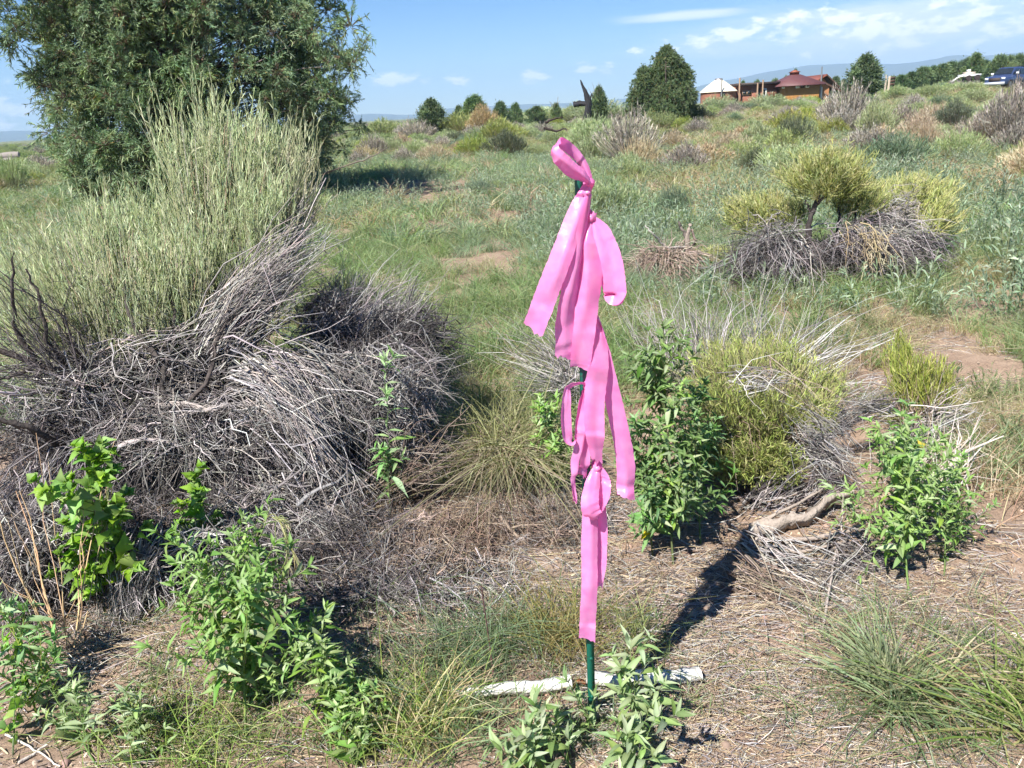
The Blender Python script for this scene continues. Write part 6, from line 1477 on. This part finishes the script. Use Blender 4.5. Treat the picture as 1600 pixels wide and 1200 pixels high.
clump('grass_clump', 'loose straw and green grass at the right edge beyond the leafy weeds', b, [(b, 420, .28, 1.2, STRAW, .0012, .6, (-.2, 0, 0), .14, None), (b + A(.12, .1, 0), 420, .32, 1.0, GB, .0013, .5, (0, 0, 0), .14, None)], 508)
b = G(330, 1190)
clump('grass_clump', 'thin green grass sprouting under the big foreground goosefoot', b, [(b, 420, .18, 1.1, GG, .0010, .6, (0, 0, 0), .12, None), (b + A(-.18, .06, 0), 300, .16, 1.3, np.array([(.17, .21, .06)]), .0009, .7, (0, 0, 0), .08, None)], 509)
b = G(1000, 1010)
clump('grass_clump', 'wispy pale green grass in the ribbon shadow right of the stake', b, [(b, 130, .2, .9, np.array([(.28, .31, .14), (.2, .24, .1)]), .0010, .4, (0, 0, 0), .05, None)], 510)
# tan dry stalks at left, and bent seed heads
rg = np.random.default_rng(520); root = thing('dry_stalks', 'loose tan dry grass stalks standing in front of the bright broad leaved plant', 'grass', G(110, 1020)); g = Geo()
for (a, b_) in (((95, 1030, 2.1), (40, 760, 2.3)), ((105, 1020, 2.1), (60, 700, 2.4)), ((118, 1010, 2.1), (150, 760, 2.3)), ((100, 1000, 2.1), (8, 900, 2.2)), ((120, 1005, 2.1), (175, 700, 2.45)), ((80, 1000, 2.1), (-10, 760, 2.3)), ((110, 990, 2.15), (130, 850, 2.2)), ((90, 1000, 2.1), (20, 800, 2.3))):
    fan(g, rg, PX(*a), PX(*b_), 2, .012, .01, .0016, np.array([(.50, .36, .20), (.42, .28, .15)]), 6, .004, .012, .1, 0)
part_w('stalk', g, M_TWIG, root, 'stuff')
def seed_head(label, pts, seed, n=90):
    rg = np.random.default_rng(seed); root = thing('seed_head_grass', label, 'grass', pts[0]); 
    gb = limb(pts, .0018, .0010, (.30, .32, .14), rg, 6, 6, .05)
    part_w('stalk', gb, M_GRASS, root)
    g = Geo(); P = np.array(pts); t = rg.uniform(.45, 1, n) * (len(P) - 1.001); i = t.astype(int); s = P[i] + (P[i + 1] - P[i]) * (t - i)[:, None]
    d = nrm(nrm(P[i + 1] - P[i]) + rg.normal(0, .14, (n, 3))); e = s + d * rg.uniform(.03, .07, (n, 1))
    g.blades(np.stack([s, (s + e) / 2, e], 1), A(.0016, .0011, .0003)[None], np.repeat(rcol(rg, np.array([(.33, .36, .16), (.45, .40, .22)]), n)[:, None], 3, 1), nrm(rg.normal(0, 1, (n, 3))))
    part_w('awns', g, M_GRASS, root, 'stuff')
seed_head('nodding green grass seed head bent over above the big foreground goosefoot', [G(392, 960), PX(398, 850, 2.35), PX(420, 806, 2.38), PX(436, 812, 2.36), PX(452, 850, 2.33), PX(478, 905, 2.3)], 531)
seed_head('drooping straw seed head hanging before the bright broad leaved plant', [G(172, 960), PX(175, 800, 2.4), PX(172, 752, 2.4), PX(166, 780, 2.36), PX(163, 830, 2.33), PX(160, 868, 2.31)], 532)
seed_head('small nodding seed head right of the other nodding one', [G(440, 950), PX(430, 830, 2.4), PX(438, 806, 2.4), PX(445, 815, 2.38), PX(446, 850, 2.36), PX(450, 880, 2.34)], 533, 50)

# ---- loose litter on the ground
rg = np.random.default_rng(601)
g = Geo()
def litter(n, xr, yr, Lr, r, cols, z=(.002, .03)):
    x = rg.uniform(*xr, n * 2); y = rg.uniform(*yr, n * 2); kp = pn(x, y, 2.7 + n * .001, 4.5) + rg.normal(0, .45, n * 2) > .02; x, y = x[kp][:n], y[kp][:n]; n = len(x); a = rg.normal(.2, 1.1, n); L = rg.uniform(*Lr, n) * rg.uniform(.4, 1, n)
    d = np.c_[np.cos(a), np.sin(a) * .8, rg.normal(0, .12, n)] * L[:, None] / 2
    zc = rg.uniform(0, 1, n) ** 3 * (z[1] - z[0]) + z[0]
    c = np.c_[x, y, terrain(x, y) + zc]
    P = bez(c - d, c + np.c_[rg.normal(0, .12, (n, 2)), rg.uniform(0, .1, n)] * L[:, None], c + d, 3)
    P[..., 2] = np.maximum(P[..., 2], terrain(P[..., 0], P[..., 1]) + .0015)
    g.tubes(P, r * rg.uniform(.5, 1.5, (n, 1)) * np.linspace(1.1, .6, 3)[None], np.repeat(rcol(rg, cols, n, .25)[:, None], 3, 1))
LT = np.concatenate([BROWNTWIG, BROWNTWIG, GREY, STRAW])
litter(9000, (-1.6, 1.7), (1.25, 2.6), (.03, .16), .0010, LT)
litter(7000, (.15, 1.7), (1.25, 2.5), (.02, .11), .0009, np.concatenate([STRAW, BROWNTWIG, GREY]))
litter(9000, (.1, 1.75), (1.2, 2.4), (.02, .13), .0007, np.concatenate([STRAW * 1.2, GREY * 1.2, STRAW * 1.1]), (.002, .02))
litter(5500, (-1.8, .9), (2.0, 3.1), (.05, .22), .0012, LT, (.002, .06))
litter(8000, (-2.2, 3.2), (2.4, 5.8), (.05, .25), .0013, np.concatenate([GREY, STRAW]), (.002, .05))
x = rg.uniform(-1.8, 1.9, 22000); y = rg.uniform(1.2, 3.0, 22000); z = terrain(x, y) + rg.uniform(.001, .008, 22000)
c0 = np.c_[x, y, z]; d = np.c_[rg.normal(0, 1, (22000, 2)), rg.normal(0, .3, 22000)] * rg.uniform(.003, .010, (22000, 1))
g.blades(np.stack([c0 - d, c0 + d], 1), rg.uniform(.0008, .0022, (22000, 1)) * np.ones((1, 2)), np.repeat(rcol(rg, np.concatenate([BROWNTWIG, STRAW, DARKGREY]), 22000, .3)[:, None], 2, 1), nrm(rg.normal(0, .5, (22000, 3)) + A(0, 0, 1)))
obj('litter', g.mesh('litter'), M_LITTER, kind='stuff', label='dry twigs and straw littering the bare reddish soil', cat='litter')

n = 2600; x = rg.uniform(-1.6, 3.2, n); y = 1.25 + 4.2 * rg.uniform(0, 1, n) ** 1.6; sz = np.exp(rg.normal(-5.3, .5, n)).clip(.002, .016)
oc = np.array([(-1, -1, -.6), (1, -1, -.6), (1, 1, -.6), (-1, 1, -.6), (-.7, -.7, .7), (.7, -.7, .7), (.7, .7, .7), (-.7, .7, .7)])
V = oc[None] * rg.uniform(.55, 1.25, (n, 8, 3)) * sz[:, None, None]; a = rg.uniform(0, 6.28, n); ca, sa = np.cos(a)[:, None], np.sin(a)[:, None]
V = np.stack([V[..., 0] * ca - V[..., 1] * sa, V[..., 0] * sa + V[..., 1] * ca, V[..., 2]], -1) + np.c_[x, y, terrain(x, y) + sz * .3][:, None]
fq = np.array([(4, 5, 6, 7), (0, 1, 5, 4), (1, 2, 6, 5), (2, 3, 7, 6), (3, 0, 4, 7)])
g = Geo(); g.add(V, (np.arange(n)[:, None, None] * 8 + fq[None]).reshape(-1, 4), np.repeat(rcol(rg, np.array([(.30, .22, .165), (.38, .30, .23), (.24, .18, .14)]), n)[:, None], 8, 1))
obj('soil_clods', g.mesh('soil_clods'), M_LITTER, kind='stuff', label='small clods and pebbles on the bare soil', cat='soil')

rg = np.random.default_rng(640); gs = Geo()
for _ in range(300):
    px, py = rg.uniform(200, 1560), rg.uniform(940, 1200)
    if 1080 < px < 1290 and rg.uniform() < .8: continue
    grass_blades(gs, rg, G(px, py), int(rg.integers(8, 26)), rg.uniform(.06, .13), 1.2, np.concatenate([GG, GG, GB, STRAW]), .0014, .6, 3, basespread=.03)
obj('sparse_grass', gs.mesh('sparse_grass'), M_GRASS, kind='stuff', label='thin short grass sprouting through the foreground litter', cat='grass')

# ================================================================== the air
g = Geo(); g.box((-6900, -900, -2.5), (6900, 6900, 310), A(1, 1, 1))
hm, nt, out = newmat('haze_air')
pv = mk(nt, 'ShaderNodeVolumePrincipled')
pv.inputs['Color'].default_value = (.5, .74, 1.0, 1); pv.inputs['Density'].default_value = 2.5e-4; pv.inputs['Density Attribute'].default_value = ''
pv.inputs['Anisotropy'].default_value = 0.0
nt.links.new(pv.outputs[0], out.inputs['Volume'])
try: hm.cycles.homogeneous_volume = True
except Exception: pass
obj('haze', g, hm, kind='stuff')
